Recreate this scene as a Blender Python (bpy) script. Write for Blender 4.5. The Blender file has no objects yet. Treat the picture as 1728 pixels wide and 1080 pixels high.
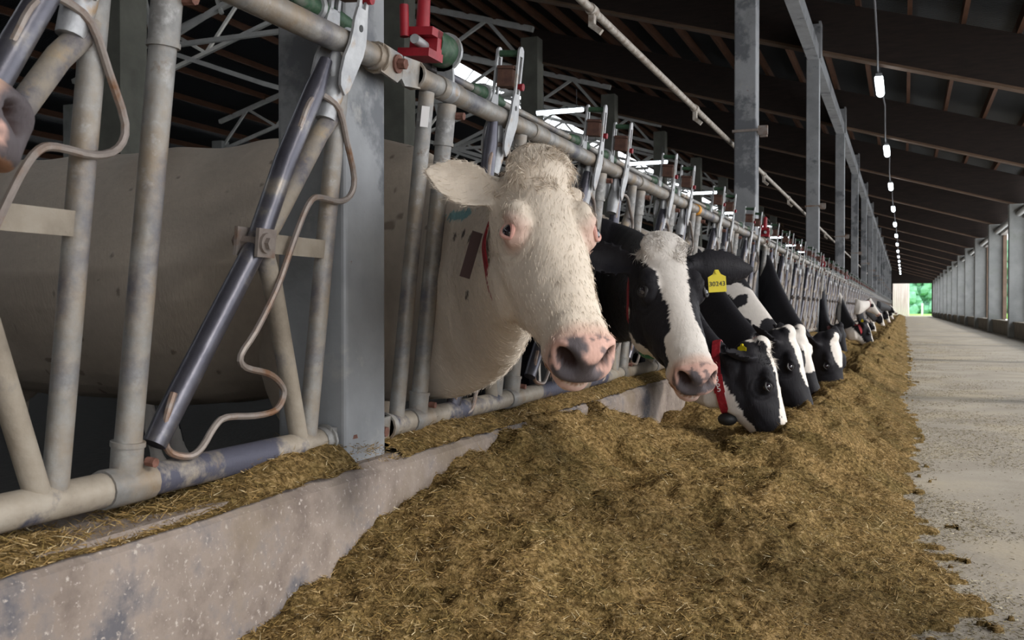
import bpy, bmesh, math, random
import numpy as np
from mathutils import Vector, Matrix
random.seed(7)
RNG = np.random.default_rng(11)
S = bpy.context.scene
COL = S.collection

# ------------------------------------------------------------------ camera
CAM_H = 0.80
YAW = math.radians(21.92)
PITCH = math.radians(-0.66)
cam_data = bpy.data.cameras.new('camera')
cam = bpy.data.objects.new('camera', cam_data)
COL.objects.link(cam)
cam.location = (0, 0, CAM_H)
cam.rotation_euler = (math.pi / 2 + PITCH, 0, YAW)
cam_data.sensor_width = 36
cam_data.sensor_fit = 'HORIZONTAL'
cam_data.lens = 36 * 1645 / 1728
cam_data.clip_start = 0.05
cam_data.clip_end = 1000
cam_data.dof.use_dof = True
cam_data.dof.focus_distance = 3.0
cam_data.dof.aperture_fstop = 11.0
S.camera = cam

# ------------------------------------------------------------------ world, sun, exposure
W = bpy.data.worlds.new('overcast_sky')
S.world = W
W.use_nodes = True
wn = W.node_tree.nodes
wl = W.node_tree.links
bg = wn['Background']
tc = wn.new('ShaderNodeTexCoord')
sx = wn.new('ShaderNodeSeparateXYZ')
wl.new(tc.outputs['Generated'], sx.inputs[0])
rmp = wn.new('ShaderNodeValToRGB')
rmp.color_ramp.elements[0].position = 0.0
rmp.color_ramp.elements[0].color = (0.95, 0.97, 1.0, 1)
rmp.color_ramp.elements[1].position = 0.7
rmp.color_ramp.elements[1].color = (0.86, 0.92, 1.0, 1)
wl.new(sx.outputs['Z'], rmp.inputs[0])
wl.new(rmp.outputs[0], bg.inputs['Color'])
bg.inputs['Strength'].default_value = 3.2

sun_d = bpy.data.lights.new('sun', 'SUN')
sun = bpy.data.objects.new('sun', sun_d)
COL.objects.link(sun)
sun_d.energy = 3.0
sun_d.angle = math.radians(11)
sun_d.color = (1.0, 0.95, 0.87)
sun.rotation_euler = Vector((1.0, -0.12, 0.62)).to_track_quat('Z', 'Y').to_euler()

S.view_settings.view_transform = 'Standard'
S.view_settings.look = 'None'
S.view_settings.gamma = 1
S.view_settings.exposure = 0.05
S.view_settings.use_curve_mapping = False

# ------------------------------------------------------------------ helpers
CR = np.array([math.cos(YAW), math.sin(YAW), 0.0])         # a horizontal direction across the camera's heading
CT = np.array([math.sin(YAW), -math.cos(YAW), 0.0])        # horizontal direction back along it
UPV = np.array([0, 0, 1.0])


def nrm(v):
    v = np.array(v, float)
    return v / (np.linalg.norm(v) + 1e-12)


def tag(o, label=None, cat=None, group=None, kind=None):
    if label: o['label'] = label
    if cat: o['category'] = cat
    if group: o['group'] = group
    if kind: o['kind'] = kind
    return o


def empty(name, loc, label, cat, group=None):
    o = bpy.data.objects.new(name, None)
    o.empty_display_size = 0.2
    COL.objects.link(o)
    o.location = loc
    return tag(o, label, cat, group)


def link_mesh(name, me, mat, parent=None, loc=None):
    o = bpy.data.objects.new(name, me)
    COL.objects.link(o)
    if mat is not None and len(me.materials) == 0: me.materials.append(mat)
    if parent is not None:
        o.parent = parent
        o.matrix_parent_inverse = Matrix.Translation(-Vector(parent.location))
        if parent.parent is not None:
            o.matrix_parent_inverse = Matrix.Identity(4)
    if loc is not None: o.location = loc
    return o


class MB:
    """collects shapes into one mesh"""
    def __init__(s):
        s.v = []; s.f = []; s.mi = []
        s.m = 0

    def add(s, vs, fs):
        b = len(s.v)
        s.v.extend([tuple(map(float, p)) for p in vs])
        s.f.extend([tuple(i + b for i in f) for f in fs])
        s.mi.extend([s.m] * len(fs))

    def box(s, lo, hi):
        x0, y0, z0 = lo; x1, y1, z1 = hi
        vs = [(x0, y0, z0), (x1, y0, z0), (x1, y1, z0), (x0, y1, z0), (x0, y0, z1), (x1, y0, z1), (x1, y1, z1), (x0, y1, z1)]
        s.add(vs, [(0, 3, 2, 1), (4, 5, 6, 7), (0, 1, 5, 4), (1, 2, 6, 5), (2, 3, 7, 6), (3, 0, 4, 7)])

    def bar(s, p, q, w, h, up=(0, 0, 1)):
        """rectangular bar from p to q"""
        p = np.array(p, float); q = np.array(q, float)
        d = nrm(q - p); a = nrm(np.cross(d, up)); b = np.cross(a, d)
        vs = []
        for c in (p, q):
            for i, j in ((-1, -1), (1, -1), (1, 1), (-1, 1)):
                vs.append(c + a * w / 2 * i + b * h / 2 * j)
        s.add(vs, [(0, 1, 2, 3), (7, 6, 5, 4), (0, 4, 5, 1), (1, 5, 6, 2), (2, 6, 7, 3), (3, 7, 4, 0)])

    def tube(s, pts, r, n=12):
        pts = [np.array(p, float) for p in pts]
        k = len(pts)
        rs = r if hasattr(r, '__len__') else [r] * k
        tang = []
        for i in range(k):
            t = pts[min(i + 1, k - 1)] - pts[max(i - 1, 0)]
            tang.append(nrm(t))
        ref = np.array([0, 0, 1.0]) if abs(tang[0][2]) < 0.9 else np.array([1.0, 0, 0])
        u = nrm(np.cross(tang[0], ref))
        vs = []
        for i in range(k):
            u = nrm(u - tang[i] * (u @ tang[i]))
            w = np.cross(tang[i], u)
            for j in range(n):
                a = 2 * math.pi * j / n
                vs.append(pts[i] + (u * math.cos(a) + w * math.sin(a)) * rs[i])
        fs = []
        for i in range(k - 1):
            for j in range(n):
                j2 = (j + 1) % n
                fs.append((i * n + j, i * n + j2, (i + 1) * n + j2, (i + 1) * n + j))
        fs.append(tuple(range(n - 1, -1, -1)))
        fs.append(tuple((k - 1) * n + j for j in range(n)))
        s.add(vs, fs)

    def prism(s, poly, thick, origin, ax, ay):
        """polygon in plane (ax, ay) at origin, extruded +-thick/2 along the normal; poly may be concave"""
        o = np.array(origin, float); ax = np.array(ax, float); ay = np.array(ay, float)
        nn = nrm(np.cross(ax, ay)); k = len(poly)
        vs = [o + ax * a + ay * b + nn * thick / 2 for a, b in poly] + [o + ax * a + ay * b - nn * thick / 2 for a, b in poly]
        fs = [tuple(range(k)), tuple(range(2 * k - 1, k - 1, -1))]
        for i in range(k):
            j = (i + 1) % k
            fs.append((i, i + k, j + k, j))
        s.add(vs, fs)

    def ball(s, c, r, n=16, sc=(1, 1, 1), axes=None):
        c = np.array(c, float)
        A = np.eye(3) if axes is None else np.array(axes, float)
        vs = []; m = n // 2
        for i in range(m + 1):
            th = math.pi * i / m
            for j in range(n):
                ph = 2 * math.pi * j / n
                l = np.array([math.sin(th) * math.cos(ph) * sc[0], math.sin(th) * math.sin(ph) * sc[1], math.cos(th) * sc[2]]) * r
                vs.append(c + l[0] * A[0] + l[1] * A[1] + l[2] * A[2])
        fs = []
        for i in range(m):
            for j in range(n):
                j2 = (j + 1) % n
                fs.append((i * n + j, (i + 1) * n + j, (i + 1) * n + j2, i * n + j2))
        s.add(vs, fs)

    def mesh(s, name, mats, smooth=True):
        me = bpy.data.meshes.new(name)
        me.from_pydata(s.v, [], s.f)
        for m in (mats if isinstance(mats, (list, tuple)) else [mats]):
            me.materials.append(m)
        if any(s.mi):
            me.polygons.foreach_set('material_index', s.mi)
        if smooth:
            me.polygons.foreach_set('use_smooth', [True] * len(me.polygons))
            me.set_sharp_from_angle(angle=math.radians(38))
        me.update()
        return me

    def build(s, name, mats, parent=None, smooth=True):
        return link_mesh(name, s.mesh(name, mats, smooth), None, parent)


def catmull(P, n):
    P = np.array(P, float)
    Q = np.vstack([2 * P[0] - P[1], P, 2 * P[-1] - P[-2]])
    out = []
    for i in range(1, len(Q) - 2):
        for k in range(n):
            t = k / n
            a, b, c, d = Q[i - 1], Q[i], Q[i + 1], Q[i + 2]
            out.append(0.5 * ((2 * b) + (-a + c) * t + (2 * a - 5 * b + 4 * c - d) * t * t + (-a + 3 * b - 3 * c + d) * t ** 3))
    out.append(P[-1])
    return np.array(out)


def vnoise(P, scale, seed=0):
    """smooth value noise in 0..1 at an (n,3) array of points"""
    P = np.asarray(P, float) * scale + seed * 17.31
    I = np.floor(P).astype(np.int64); Fr = P - I
    Fr = Fr * Fr * (3 - 2 * Fr)
    def h(i, j, k):
        x = (i * 374761393 + j * 668265263 + k * 2147483647 + seed * 1274126177) & 0xffffffff
        x = ((x ^ (x >> 13)) * 1274126177) & 0xffffffff
        x = x ^ (x >> 16)
        return (x & 0xffff) / 65535.0
    r = 0
    for a in (0, 1):
        for b in (0, 1):
            for c in (0, 1):
                w = (Fr[:, 0] if a else 1 - Fr[:, 0]) * (Fr[:, 1] if b else 1 - Fr[:, 1]) * (Fr[:, 2] if c else 1 - Fr[:, 2])
                r = r + w * h(I[:, 0] + a, I[:, 1] + b, I[:, 2] + c)
    return r


# ------------------------------------------------------------------ materials
def new_mat(name):
    m = bpy.data.materials.new(name)
    m.use_nodes = True
    return m, m.node_tree.nodes, m.node_tree.links, m.node_tree.nodes['Principled BSDF']


def mixed(name, stops, scale=6, detail=6, rough=0.8, metal=0.0, bump=0.2, bscale=60, spec=0.3, stretch=(1, 1, 1), layer2=None, distort=0.0, rough2=None):
    """noise-driven colour ramp with bump; layer2 = (colour, scale, lo, hi) adds patches with their own shape"""
    m, N, L, B = new_mat(name)
    t = N.new('ShaderNodeTexCoord'); mp = N.new('ShaderNodeMapping')
    mp.inputs['Scale'].default_value = stretch
    L.new(t.outputs['Object'], mp.inputs[0])
    n = N.new('ShaderNodeTexNoise'); n.inputs['Scale'].default_value = scale; n.inputs['Detail'].default_value = detail
    n.inputs['Roughness'].default_value = 0.62; n.inputs['Distortion'].default_value = distort
    L.new(mp.outputs[0], n.inputs['Vector'])
    r = N.new('ShaderNodeValToRGB')
    e = r.color_ramp.elements
    while len(e) < len(stops): e.new(0.5)
    for i, (p, c) in enumerate(stops):
        e[i].position = p; e[i].color = (*c, 1)
    L.new(n.outputs['Fac'], r.inputs[0])
    out = r.outputs[0]
    if layer2:
        for (c2, s2, lo, hi) in (layer2 if isinstance(layer2, list) else [layer2]):
            n2 = N.new('ShaderNodeTexNoise'); n2.inputs['Scale'].default_value = s2; n2.inputs['Detail'].default_value = 7
            n2.inputs['Roughness'].default_value = 0.65
            L.new(mp.outputs[0], n2.inputs['Vector'])
            mr = N.new('ShaderNodeMapRange'); mr.inputs['From Min'].default_value = lo; mr.inputs['From Max'].default_value = hi
            L.new(n2.outputs['Fac'], mr.inputs['Value'])
            mx = N.new('ShaderNodeMixRGB'); mx.inputs['Color2'].default_value = (*c2, 1)
            L.new(mr.outputs[0], mx.inputs['Fac']); L.new(out, mx.inputs['Color1'])
            out = mx.outputs[0]
    L.new(out, B.inputs['Base Color'])
    B.inputs['Roughness'].default_value = rough
    B.inputs['Metallic'].default_value = metal
    B.inputs['Specular IOR Level'].default_value = spec
    if bump:
        nb = N.new('ShaderNodeTexNoise'); nb.inputs['Scale'].default_value = bscale; nb.inputs['Detail'].default_value = 5
        L.new(mp.outputs[0], nb.inputs['Vector'])
        bp = N.new('ShaderNodeBump'); bp.inputs['Strength'].default_value = bump; bp.inputs['Distance'].default_value = 0.01
        L.new(nb.outputs['Fac'], bp.inputs['Height']); L.new(bp.outputs[0], B.inputs['Normal'])
    return m


def plain(name, c, rough=0.6, metal=0, spec=0.4, emit=None, es=0):
    m, N, L, B = new_mat(name)
    B.inputs['Base Color'].default_value = (*c, 1)
    B.inputs['Roughness'].default_value = rough; B.inputs['Metallic'].default_value = metal
    B.inputs['Specular IOR Level'].default_value = spec
    if emit:
        B.inputs['Emission Color'].default_value = (*emit, 1); B.inputs['Emission Strength'].default_value = es
    return m


M = {}
M['galv'] = mixed('galvanised_steel', [(0.3, (0.17, 0.165, 0.16)), (0.5, (0.27, 0.26, 0.245)), (0.7, (0.38, 0.37, 0.35))], scale=11, rough=0.55, metal=0.35, bump=0.12, bscale=90, spec=0.5,
                  layer2=[((0.27, 0.205, 0.14), 5.0, 0.44, 0.64), ((0.15, 0.085, 0.045), 16.0, 0.62, 0.76), ((0.11, 0.11, 0.135), 3.1, 0.52, 0.64), ((0.46, 0.45, 0.44), 7.0, 0.60, 0.70)])
M['galv_dirty'] = mixed('galvanised_steel_dusty', [(0.3, (0.22, 0.185, 0.145)), (0.5, (0.32, 0.275, 0.22)), (0.7, (0.38, 0.34, 0.285))], scale=7, rough=0.7, metal=0.25, bump=0.2, bscale=70,
                        layer2=[((0.13, 0.12, 0.13), 3.5, 0.56, 0.66), ((0.36, 0.26, 0.15), 9.0, 0.60, 0.75)])
M['rail_dirty'] = mixed('bruised_dirty_rail', [(0.3, (0.22, 0.185, 0.145)), (0.5, (0.33, 0.285, 0.23)), (0.7, (0.39, 0.35, 0.295))], scale=7, rough=0.6, metal=0.25, bump=0.2, bscale=70,
                              layer2=[((0.085, 0.085, 0.115), 2.6, 0.50, 0.56), ((0.30, 0.19, 0.10), 10.0, 0.60, 0.75)])
M['swing'] = mixed('worn_dark_steel', [(0.3, (0.055, 0.053, 0.07)), (0.55, (0.10, 0.097, 0.115)), (0.75, (0.26, 0.245, 0.23))], scale=6, rough=0.36, metal=0.6, bump=0.08, bscale=60, spec=0.6,
                   layer2=((0.30, 0.25, 0.19), 6.0, 0.58, 0.72))
M['rod'] = mixed('rusty_rod_steel', [(0.3, (0.22, 0.18, 0.16)), (0.7, (0.34, 0.30, 0.27))], scale=14, rough=0.55, metal=0.45, bump=0.15, layer2=((0.22, 0.12, 0.07), 10, 0.5, 0.65))
M['plate'] = mixed('cast_latch_plate', [(0.3, (0.30, 0.30, 0.31)), (0.7, (0.47, 0.47, 0.47))], scale=20, rough=0.5, metal=0.5, bump=0.15, layer2=((0.36, 0.24, 0.13), 12.0, 0.56, 0.7))
M['green'] = mixed('faded_green_plastic', [(0.3, (0.022, 0.040, 0.028)), (0.5, (0.038, 0.085, 0.045)), (0.65, (0.11, 0.12, 0.095))], scale=25, rough=0.55, bump=0.1)
M['red'] = mixed('red_plastic', [(0.3, (0.20, 0.010, 0.016)), (0.7, (0.34, 0.016, 0.026))], scale=20, rough=0.4, bump=0.08)
M['brownred'] = mixed('dusty_red_block', [(0.3, (0.07, 0.035, 0.028)), (0.7, (0.15, 0.075, 0.05))], scale=25, rough=0.8, bump=0.1)
M['rust'] = mixed('rusty_bolt', [(0.3, (0.12, 0.055, 0.04)), (0.7, (0.26, 0.13, 0.10))], scale=60, rough=0.8, metal=0.3, bump=0.3)
M['column'] = mixed('grey_painted_steel_column', [(0.3, (0.21, 0.215, 0.22)), (0.7, (0.31, 0.315, 0.325))], scale=4, rough=0.6, metal=0.15, bump=0.12, bscale=40,
                    layer2=[((0.13, 0.135, 0.145), 1.8, 0.54, 0.60), ((0.34, 0.33, 0.31), 9.0, 0.60, 0.75), ((0.15, 0.07, 0.045), 22.0, 0.69, 0.75)])
M['concrete'] = mixed('pillar_concrete', [(0.3, (0.20, 0.205, 0.20)), (0.7, (0.29, 0.295, 0.285))], scale=2.2, rough=0.9, bump=0.25, bscale=30, layer2=((0.15, 0.16, 0.135), 1.1, 0.55, 0.75))
M['white_dull'] = plain('dull_white_fabric', (0.42, 0.43, 0.42), 0.8)
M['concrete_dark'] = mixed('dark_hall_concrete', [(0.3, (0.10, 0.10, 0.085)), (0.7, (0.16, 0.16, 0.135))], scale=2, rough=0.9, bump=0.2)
M['bounce_lit'] = mixed('rafter_underside_bounce_tone', [(0.3, (0.075, 0.045, 0.028)), (0.7, (0.13, 0.08, 0.05))], scale=3, stretch=(1, 8, 8), rough=0.8, bump=0.1)  # lighter rafter wood, floor bounce put into the colour
M['post'] = mixed('brown_post_wood', [(0.3, (0.12, 0.08, 0.06)), (0.7, (0.20, 0.14, 0.10))], scale=3, rough=0.8, bump=0.1)
M['sill'] = mixed('brown_sill_concrete', [(0.3, (0.11, 0.095, 0.075)), (0.7, (0.19, 0.165, 0.13))], scale=3, rough=0.9, bump=0.2)
M['curb'] = mixed('stained_pink_concrete', [(0.32, (0.14, 0.11, 0.095)), (0.5, (0.245, 0.20, 0.17)), (0.68, (0.33, 0.275, 0.24))], scale=6, detail=9, rough=0.9, bump=0.5, bscale=35,
                  layer2=[((0.105, 0.10, 0.11), 3.0, 0.50, 0.60), ((0.42, 0.37, 0.33), 85.0, 0.58, 0.68), ((0.20, 0.155, 0.11), 1.6, 0.50, 0.66)])
M['floor'] = mixed('alley_concrete_dusty', [(0.3, (0.27, 0.235, 0.19)), (0.5, (0.345, 0.305, 0.25)), (0.7, (0.41, 0.37, 0.31))], scale=1.6, detail=10, rough=0.85, bump=0.25, bscale=60, spec=0.3,
                   layer2=[((0.25, 0.21, 0.16), 30.0, 0.60, 0.72), ((0.42, 0.34, 0.22), 0.8, 0.5, 0.8)])
M['slurry'] = mixed('dark_slatted_floor', [(0.3, (0.010, 0.009, 0.008)), (0.7, (0.035, 0.03, 0.026))], scale=10, rough=0.75, bump=0.8, bscale=25, stretch=(3, 1, 1), spec=0.5)
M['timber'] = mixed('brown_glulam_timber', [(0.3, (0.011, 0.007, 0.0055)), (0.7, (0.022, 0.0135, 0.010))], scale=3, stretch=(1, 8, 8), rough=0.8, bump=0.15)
M['purlin'] = mixed('orange_brown_purlin', [(0.3, (0.045, 0.019, 0.009)), (0.7, (0.085, 0.036, 0.017))], scale=3, stretch=(6, 1, 6), rough=0.8, bump=0.1)
M['truss'] = mixed('white_painted_truss', [(0.3, (0.42, 0.42, 0.40)), (0.7, (0.55, 0.55, 0.53))], scale=4, rough=0.6, bump=0.1)
M['pipe'] = mixed('spattered_pipe', [(0.35, (0.24, 0.19, 0.15)), (0.6, (0.46, 0.42, 0.37))], scale=24, rough=0.6, metal=0.2, bump=0.2)
M['hoof'] = plain('hoof_horn', (0.06, 0.05, 0.045), 0.6)
M['lamp'] = plain('lamp_glass', (0.9, 0.95, 1), 0.3, emit=(0.86, 0.95, 1.0), es=9)
M['lampbody'] = plain('lamp_housing', (0.25, 0.26, 0.27), 0.5)
M['cable'] = plain('grey_cable', (0.12, 0.12, 0.13), 0.6)
M['tagyellow'] = plain('yellow_ear_tag_plastic', (0.62, 0.50, 0.01), 0.4)
M['ink'] = plain('black_ink', (0.03, 0.03, 0.02), 0.6)
M['white'] = plain('white_print', (0.75, 0.72, 0.70), 0.5)
M['collar_red'] = mixed('worn_red_strap', [(0.35, (0.17, 0.010, 0.014)), (0.6, (0.30, 0.014, 0.024)), (0.75, (0.36, 0.09, 0.08))], scale=50, rough=0.5, bump=0.15)
M['collar_dark'] = mixed('dark_strap', [(0.3, (0.07, 0.018, 0.02)), (0.7, (0.14, 0.04, 0.04))], scale=50, rough=0.6, bump=0.15)
M['strap_dark'] = plain('dark_brown_strap', (0.055, 0.03, 0.03), 0.6)
M['orange'] = plain('orange_tape', (0.65, 0.28, 0.02), 0.6)
M['black_plastic_and_hole'] = plain('black_plastic_and_hole', (0.02, 0.02, 0.02), 0.5)
M['teal'] = plain('green_plastic_transponder', (0.015, 0.16, 0.09), 0.5)
M['grass'] = mixed('meadow_grass', [(0.3, (0.13, 0.34, 0.04)), (0.7, (0.28, 0.50, 0.10))], scale=1.5, rough=0.9, bump=0.3)
M['leaves'] = mixed('tree_foliage', [(0.3, (0.13, 0.34, 0.20)), (0.7, (0.26, 0.52, 0.36))], scale=1.2, rough=0.8, bump=0.4, bscale=3)
M['bark'] = plain('bark', (0.1, 0.07, 0.05), 0.9)
M['planks'] = mixed('pale_pink_planks', [(0.3, (0.56, 0.42, 0.41)), (0.7, (0.84, 0.72, 0.70))], scale=1.2, stretch=(6, 6, 0.3), rough=0.8, bump=0.1)


def sheet_mat():
    m, N, L, B = new_mat('corrugated_roof_sheet')
    t = N.new('ShaderNodeTexCoord'); w = N.new('ShaderNodeTexWave'); w.wave_type = 'BANDS'; w.bands_direction = 'Y'
    w.inputs['Scale'].default_value = 4.0
    L.new(t.outputs['Object'], w.inputs['Vector'])
    b = N.new('ShaderNodeBump'); b.inputs['Strength'].default_value = 1.0; b.inputs['Distance'].default_value = 0.03
    L.new(w.outputs['Fac'], b.inputs['Height']); L.new(b.outputs[0], B.inputs['Normal'])
    B.inputs['Base Color'].default_value = (0.020, 0.024, 0.028, 1); B.inputs['Roughness'].default_value = 0.6; B.inputs['Metallic'].default_value = 0.3
    return m


M['sheet'] = sheet_mat()


def coat_mat(name, bump_s=0.25):
    """short hair coat: colour from the painted hide pattern, broken up by fine streaks"""
    m, N, L, B = new_mat(name)
    a = N.new('ShaderNodeAttribute'); a.attribute_name = 'coat'
    t = N.new('ShaderNodeTexCoord')
    n = N.new('ShaderNodeTexNoise'); n.inputs['Scale'].default_value = 38; n.inputs['Detail'].default_value = 5
    L.new(t.outputs['Object'], n.inputs['Vector'])
    mr = N.new('ShaderNodeMapRange'); mr.inputs['To Min'].default_value = 0.88; mr.inputs['To Max'].default_value = 1.1
    L.new(n.outputs['Fac'], mr.inputs['Value'])
    mx = N.new('ShaderNodeMixRGB'); mx.blend_type = 'MULTIPLY'; mx.inputs['Fac'].default_value = 1
    L.new(a.outputs['Color'], mx.inputs['Color1']); L.new(mr.outputs[0], mx.inputs['Color2'])
    L.new(mx.outputs[0], B.inputs['Base Color'])
    B.inputs['Roughness'].default_value = 0.62
    B.inputs['Specular IOR Level'].default_value = 0.16
    B.inputs['Sheen Weight'].default_value = 0.02
    n2 = N.new('ShaderNodeTexNoise'); n2.inputs['Scale'].default_value = 130; n2.inputs['Detail'].default_value = 4
    mp = N.new('ShaderNodeMapping'); mp.inputs['Scale'].default_value = (1, 1, 0.25)
    L.new(t.outputs['Object'], mp.inputs[0]); L.new(mp.outputs[0], n2.inputs['Vector'])
    b = N.new('ShaderNodeBump'); b.inputs['Strength'].default_value = bump_s; b.inputs['Distance'].default_value = 0.006
    L.new(n2.outputs['Fac'], b.inputs['Height']); L.new(b.outputs[0], B.inputs['Normal'])
    return m


M['coat'] = coat_mat('cow_hide')


def attr_mat(name, rough=0.9, attr='tint'):
    m, N, L, B = new_mat(name)
    a = N.new('ShaderNodeAttribute'); a.attribute_name = attr
    L.new(a.outputs['Color'], B.inputs['Base Color'])
    B.inputs['Roughness'].default_value = rough; B.inputs['Specular IOR Level'].default_value = 0.2
    return m


M['straw'] = attr_mat('chopped_straw')
M['hair'] = attr_mat('cow_hair', 0.6)
m_, N_, L_, B_ = new_mat('cow_eye')
B_.inputs['Base Color'].default_value = (0.012, 0.008, 0.012, 1); B_.inputs['Roughness'].default_value = 0.08; B_.inputs['Coat Weight'].default_value = 0.6
M['eye'] = m_
M['lidpink'] = mixed('pink_eyelid', [(0.3, (0.50, 0.24, 0.20)), (0.7, (0.62, 0.36, 0.30))], scale=40, rough=0.6)
M['lidblack'] = plain('black_eyelid', (0.02, 0.018, 0.018), 0.5)
ORD = ['nearest', 'second', 'third', 'fourth', 'fifth', 'sixth', 'seventh', 'eighth', 'ninth', 'tenth', 'eleventh', 'twelfth', 'thirteenth', 'fourteenth', 'fifteenth', 'sixteenth', 'seventeenth', 'eighteenth']
GR = [2.15 + 7.05 * k for k in range(-1, 16)]           # frame lines along the barn; GR[1] is the near column
YBEG = -23.0  # barn carried on unseen behind the camera so light enters from the right
YEND = 113.0


def roof_z(x):                                         # underside of the rafters
    return CAM_H + 4.15 - 0.293 * (x + 1.25) if x >= -16.5 else roof_z(-33.0 - x)
# ------------------------------------------------------------------ setting: floors, roof, walls
def struct(name, mb, mat, smooth=False):
    o = mb.build(name, mat, None, smooth)
    o['kind'] = 'structure'
    return o


m = MB(); m.box((-1.45, YBEG, -0.3), (3.6, YEND + 1.0, 0.0)); struct('floor', m, M['floor'])
m = MB(); m.box((-36.5, YBEG, -0.4), (-1.46, YEND, -0.1)); struct('floor', m, M['slurry'])

# curb: vertical face towards the alley, bevelled lip
m = MB()
prof = [(-1.45, -0.1), (-1.45, 0.40), (-1.43, 0.42), (-1.235, 0.42), (-1.205, 0.395), (-1.20, 0.36), (-1.195, 0.0), (-1.195, -0.1)]
ys = [-2.0] + [2.05 + 0.0] + [2.25] + [9.1, 9.3] + [YEND]
ny = 60
yy = np.concatenate([np.linspace(YBEG, 12, 60), np.linspace(12.5, YEND, 60)])
vs = []; fs = []
k = len(prof)
for y in yy:
    for (x, z) in prof: vs.append((x, y, z))
for i in range(len(yy) - 1):
    for j in range(k):
        j2 = (j + 1) % k
        fs.append((i * k + j, (i + 1) * k + j, (i + 1) * k + j2, i * k + j2))
m.add(vs, fs); m.add([vs[j] for j in range(k)], [tuple(range(k))]); m.add([vs[-k + j] for j in range(k)], [tuple(range(k - 1, -1, -1))])
struct('trim_1', m, M['curb'], True)

# roof sheets: near slope and far slope, open ridge between
def roof_slab(x0, x1, off, th, y0=YBEG, y1=YEND):
    m = MB()
    a0, a1 = roof_z(x0) + off, roof_z(x1) + off
    vs = [(x0, y0, a0), (x1, y0, a1), (x1, y1, a1), (x0, y1, a0), (x0, y0, a0 + th), (x1, y0, a1 + th), (x1, y1, a1 + th), (x0, y1, a0 + th)]
    m.add(vs, [(0, 3, 2, 1), (4, 5, 6, 7), (0, 1, 5, 4), (1, 2, 6, 5), (2, 3, 7, 6), (3, 0, 4, 7)])
    return m


struct('ceiling', roof_slab(4.0, -15.6, 1.0, 0.04), M['sheet'])
struct('ceiling', roof_slab(-17.4, -37.2, 1.0, 0.04), M['sheet'])
# raised ridge cap over the open vent
m = MB()
m.bar((-16.5, YBEG, roof_z(-16.5) + 2.1), (-16.5, YEND, roof_z(-16.5) + 2.1), 2.6, 0.05)
struct('trim_2', m, M['sheet'])

# end wall with the open doorway at the end of the alley
m = MB()
zt = lambda x: roof_z(x) + 1.0
dx0, dx1, dz = -1.17, 2.70, 3.52
m.box((dx1, YEND, 0), (3.2, YEND + 0.3, zt(3.2)))
vs = [(dx0, YEND, dz), (dx1, YEND, dz), (dx1, YEND, zt(dx1)), (dx0, YEND, zt(dx0))]
def wallpoly(m, poly, y0, y1):
    k = len(poly)
    m.add([(x, y0, z) for x, z in poly] + [(x, y1, z) for x, z in poly],
          [tuple(range(k)), tuple(range(2 * k - 1, k - 1, -1))] + [(i, i + k, (i + 1) % k + k, (i + 1) % k) for i in range(k)])
wallpoly(m, [(dx0, dz), (dx1, dz), (dx1, zt(dx1)), (dx0, zt(dx0))], YEND, YEND + 0.3)
wallpoly(m, [(-16.5, -0.1), (dx0, -0.1), (dx0, zt(dx0)), (-16.5, zt(-16.5))], YEND, YEND + 0.3)
wallpoly(m, [(-36.0, -0.1), (-16.5, -0.1), (-16.5, zt(-16.5)), (-36.0, zt(-36.0))], YEND, YEND + 0.3)
struct('wall_back', m, M['timber'])
# near gable: stops light falling in from behind
m = MB()
wallpoly(m, [(-16.5, -0.1), (-2.2, -0.1), (-2.2, zt(-2.2)), (-16.5, zt(-16.5))], YBEG - 0.3, YBEG)
wallpoly(m, [(-36.0, -0.1), (-16.5, -0.1), (-16.5, zt(-16.5)), (-36.0, zt(-36.0))], YBEG - 0.3, YBEG)
wallpoly(m, [(-2.2, 3.2), (3.2, 3.2), (3.2, zt(3.2)), (-2.2, zt(-2.2))], YBEG - 0.3, YBEG)
struct('wall_front', m, M['timber'])

# right side: low sill wall, pillars, head beam
for i in range(len(GR) - 1):
    y0, y1 = GR[i] + 0.2, GR[i + 1] - 0.2
    m = MB(); m.box((2.82, y0, 0), (3.02, y1, 0.42)); m.box((2.78, y0, 0.38), (3.06, y1, 0.44))
    o = m.build('sill_wall', M['sill'], None, False)
    tag(o, ('low brownish sill wall at the foot of the %s right-hand opening in view' % ORD[i - 4] if i >= 4 else 'low sill wall beside the camera, %s before the openings in view' % ORD[3 - i]), 'wall', 'low sill walls between the right-hand pillars')
for k in (-4, -3, -2):  # unseen pillars added behind the camera to keep the light coming from the right
    y = 2.15 + 7.05 * k
    m = MB(); m.box((2.68, y - 0.17, 0), (3.22, y + 0.17, roof_z(2.95) - 0.02)); m.box((2.82, y + 0.2, 0), (3.02, y + 6.85, 0.42))
    tag(m.build('concrete_pillar', M['concrete'], None, False), 'unseen concrete pillar with sill wall added behind the camera, %s of three' % ORD[-k - 2], 'pillar', 'pillars behind the camera')
for i, y in enumerate(GR):
    if y > YEND: continue
    m = MB()
    zt_ = roof_z(2.95)
    m.box((2.68, y - 0.17, 0), (3.22, y + 0.17, zt_ - 0.02))
    o = m.build('concrete_pillar', M['concrete'], None, False)
    b = o.modifiers.new('bevel', 'BEVEL'); b.width = 0.02; b.segments = 2
    tag(o, ('wide grey concrete pillar, %s in view of the right-hand row' % ORD[i - 5] if i >= 5 else 'grey pillar at the right beside the camera, %s before those in view' % ORD[4 - i]), 'pillar', 'concrete pillars along the right side')
    if i >= 5:
        m = MB(); m.box((3.12, y - 0.30, 0.44), (3.24, y - 0.18, zt_ - 0.35))
        tag(m.build('window_post', M['post'], None, False), 'brown wooden post standing against the %s right-hand pillar in view' % ORD[i - 5], 'post', 'wooden posts in the right-hand openings')
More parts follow.
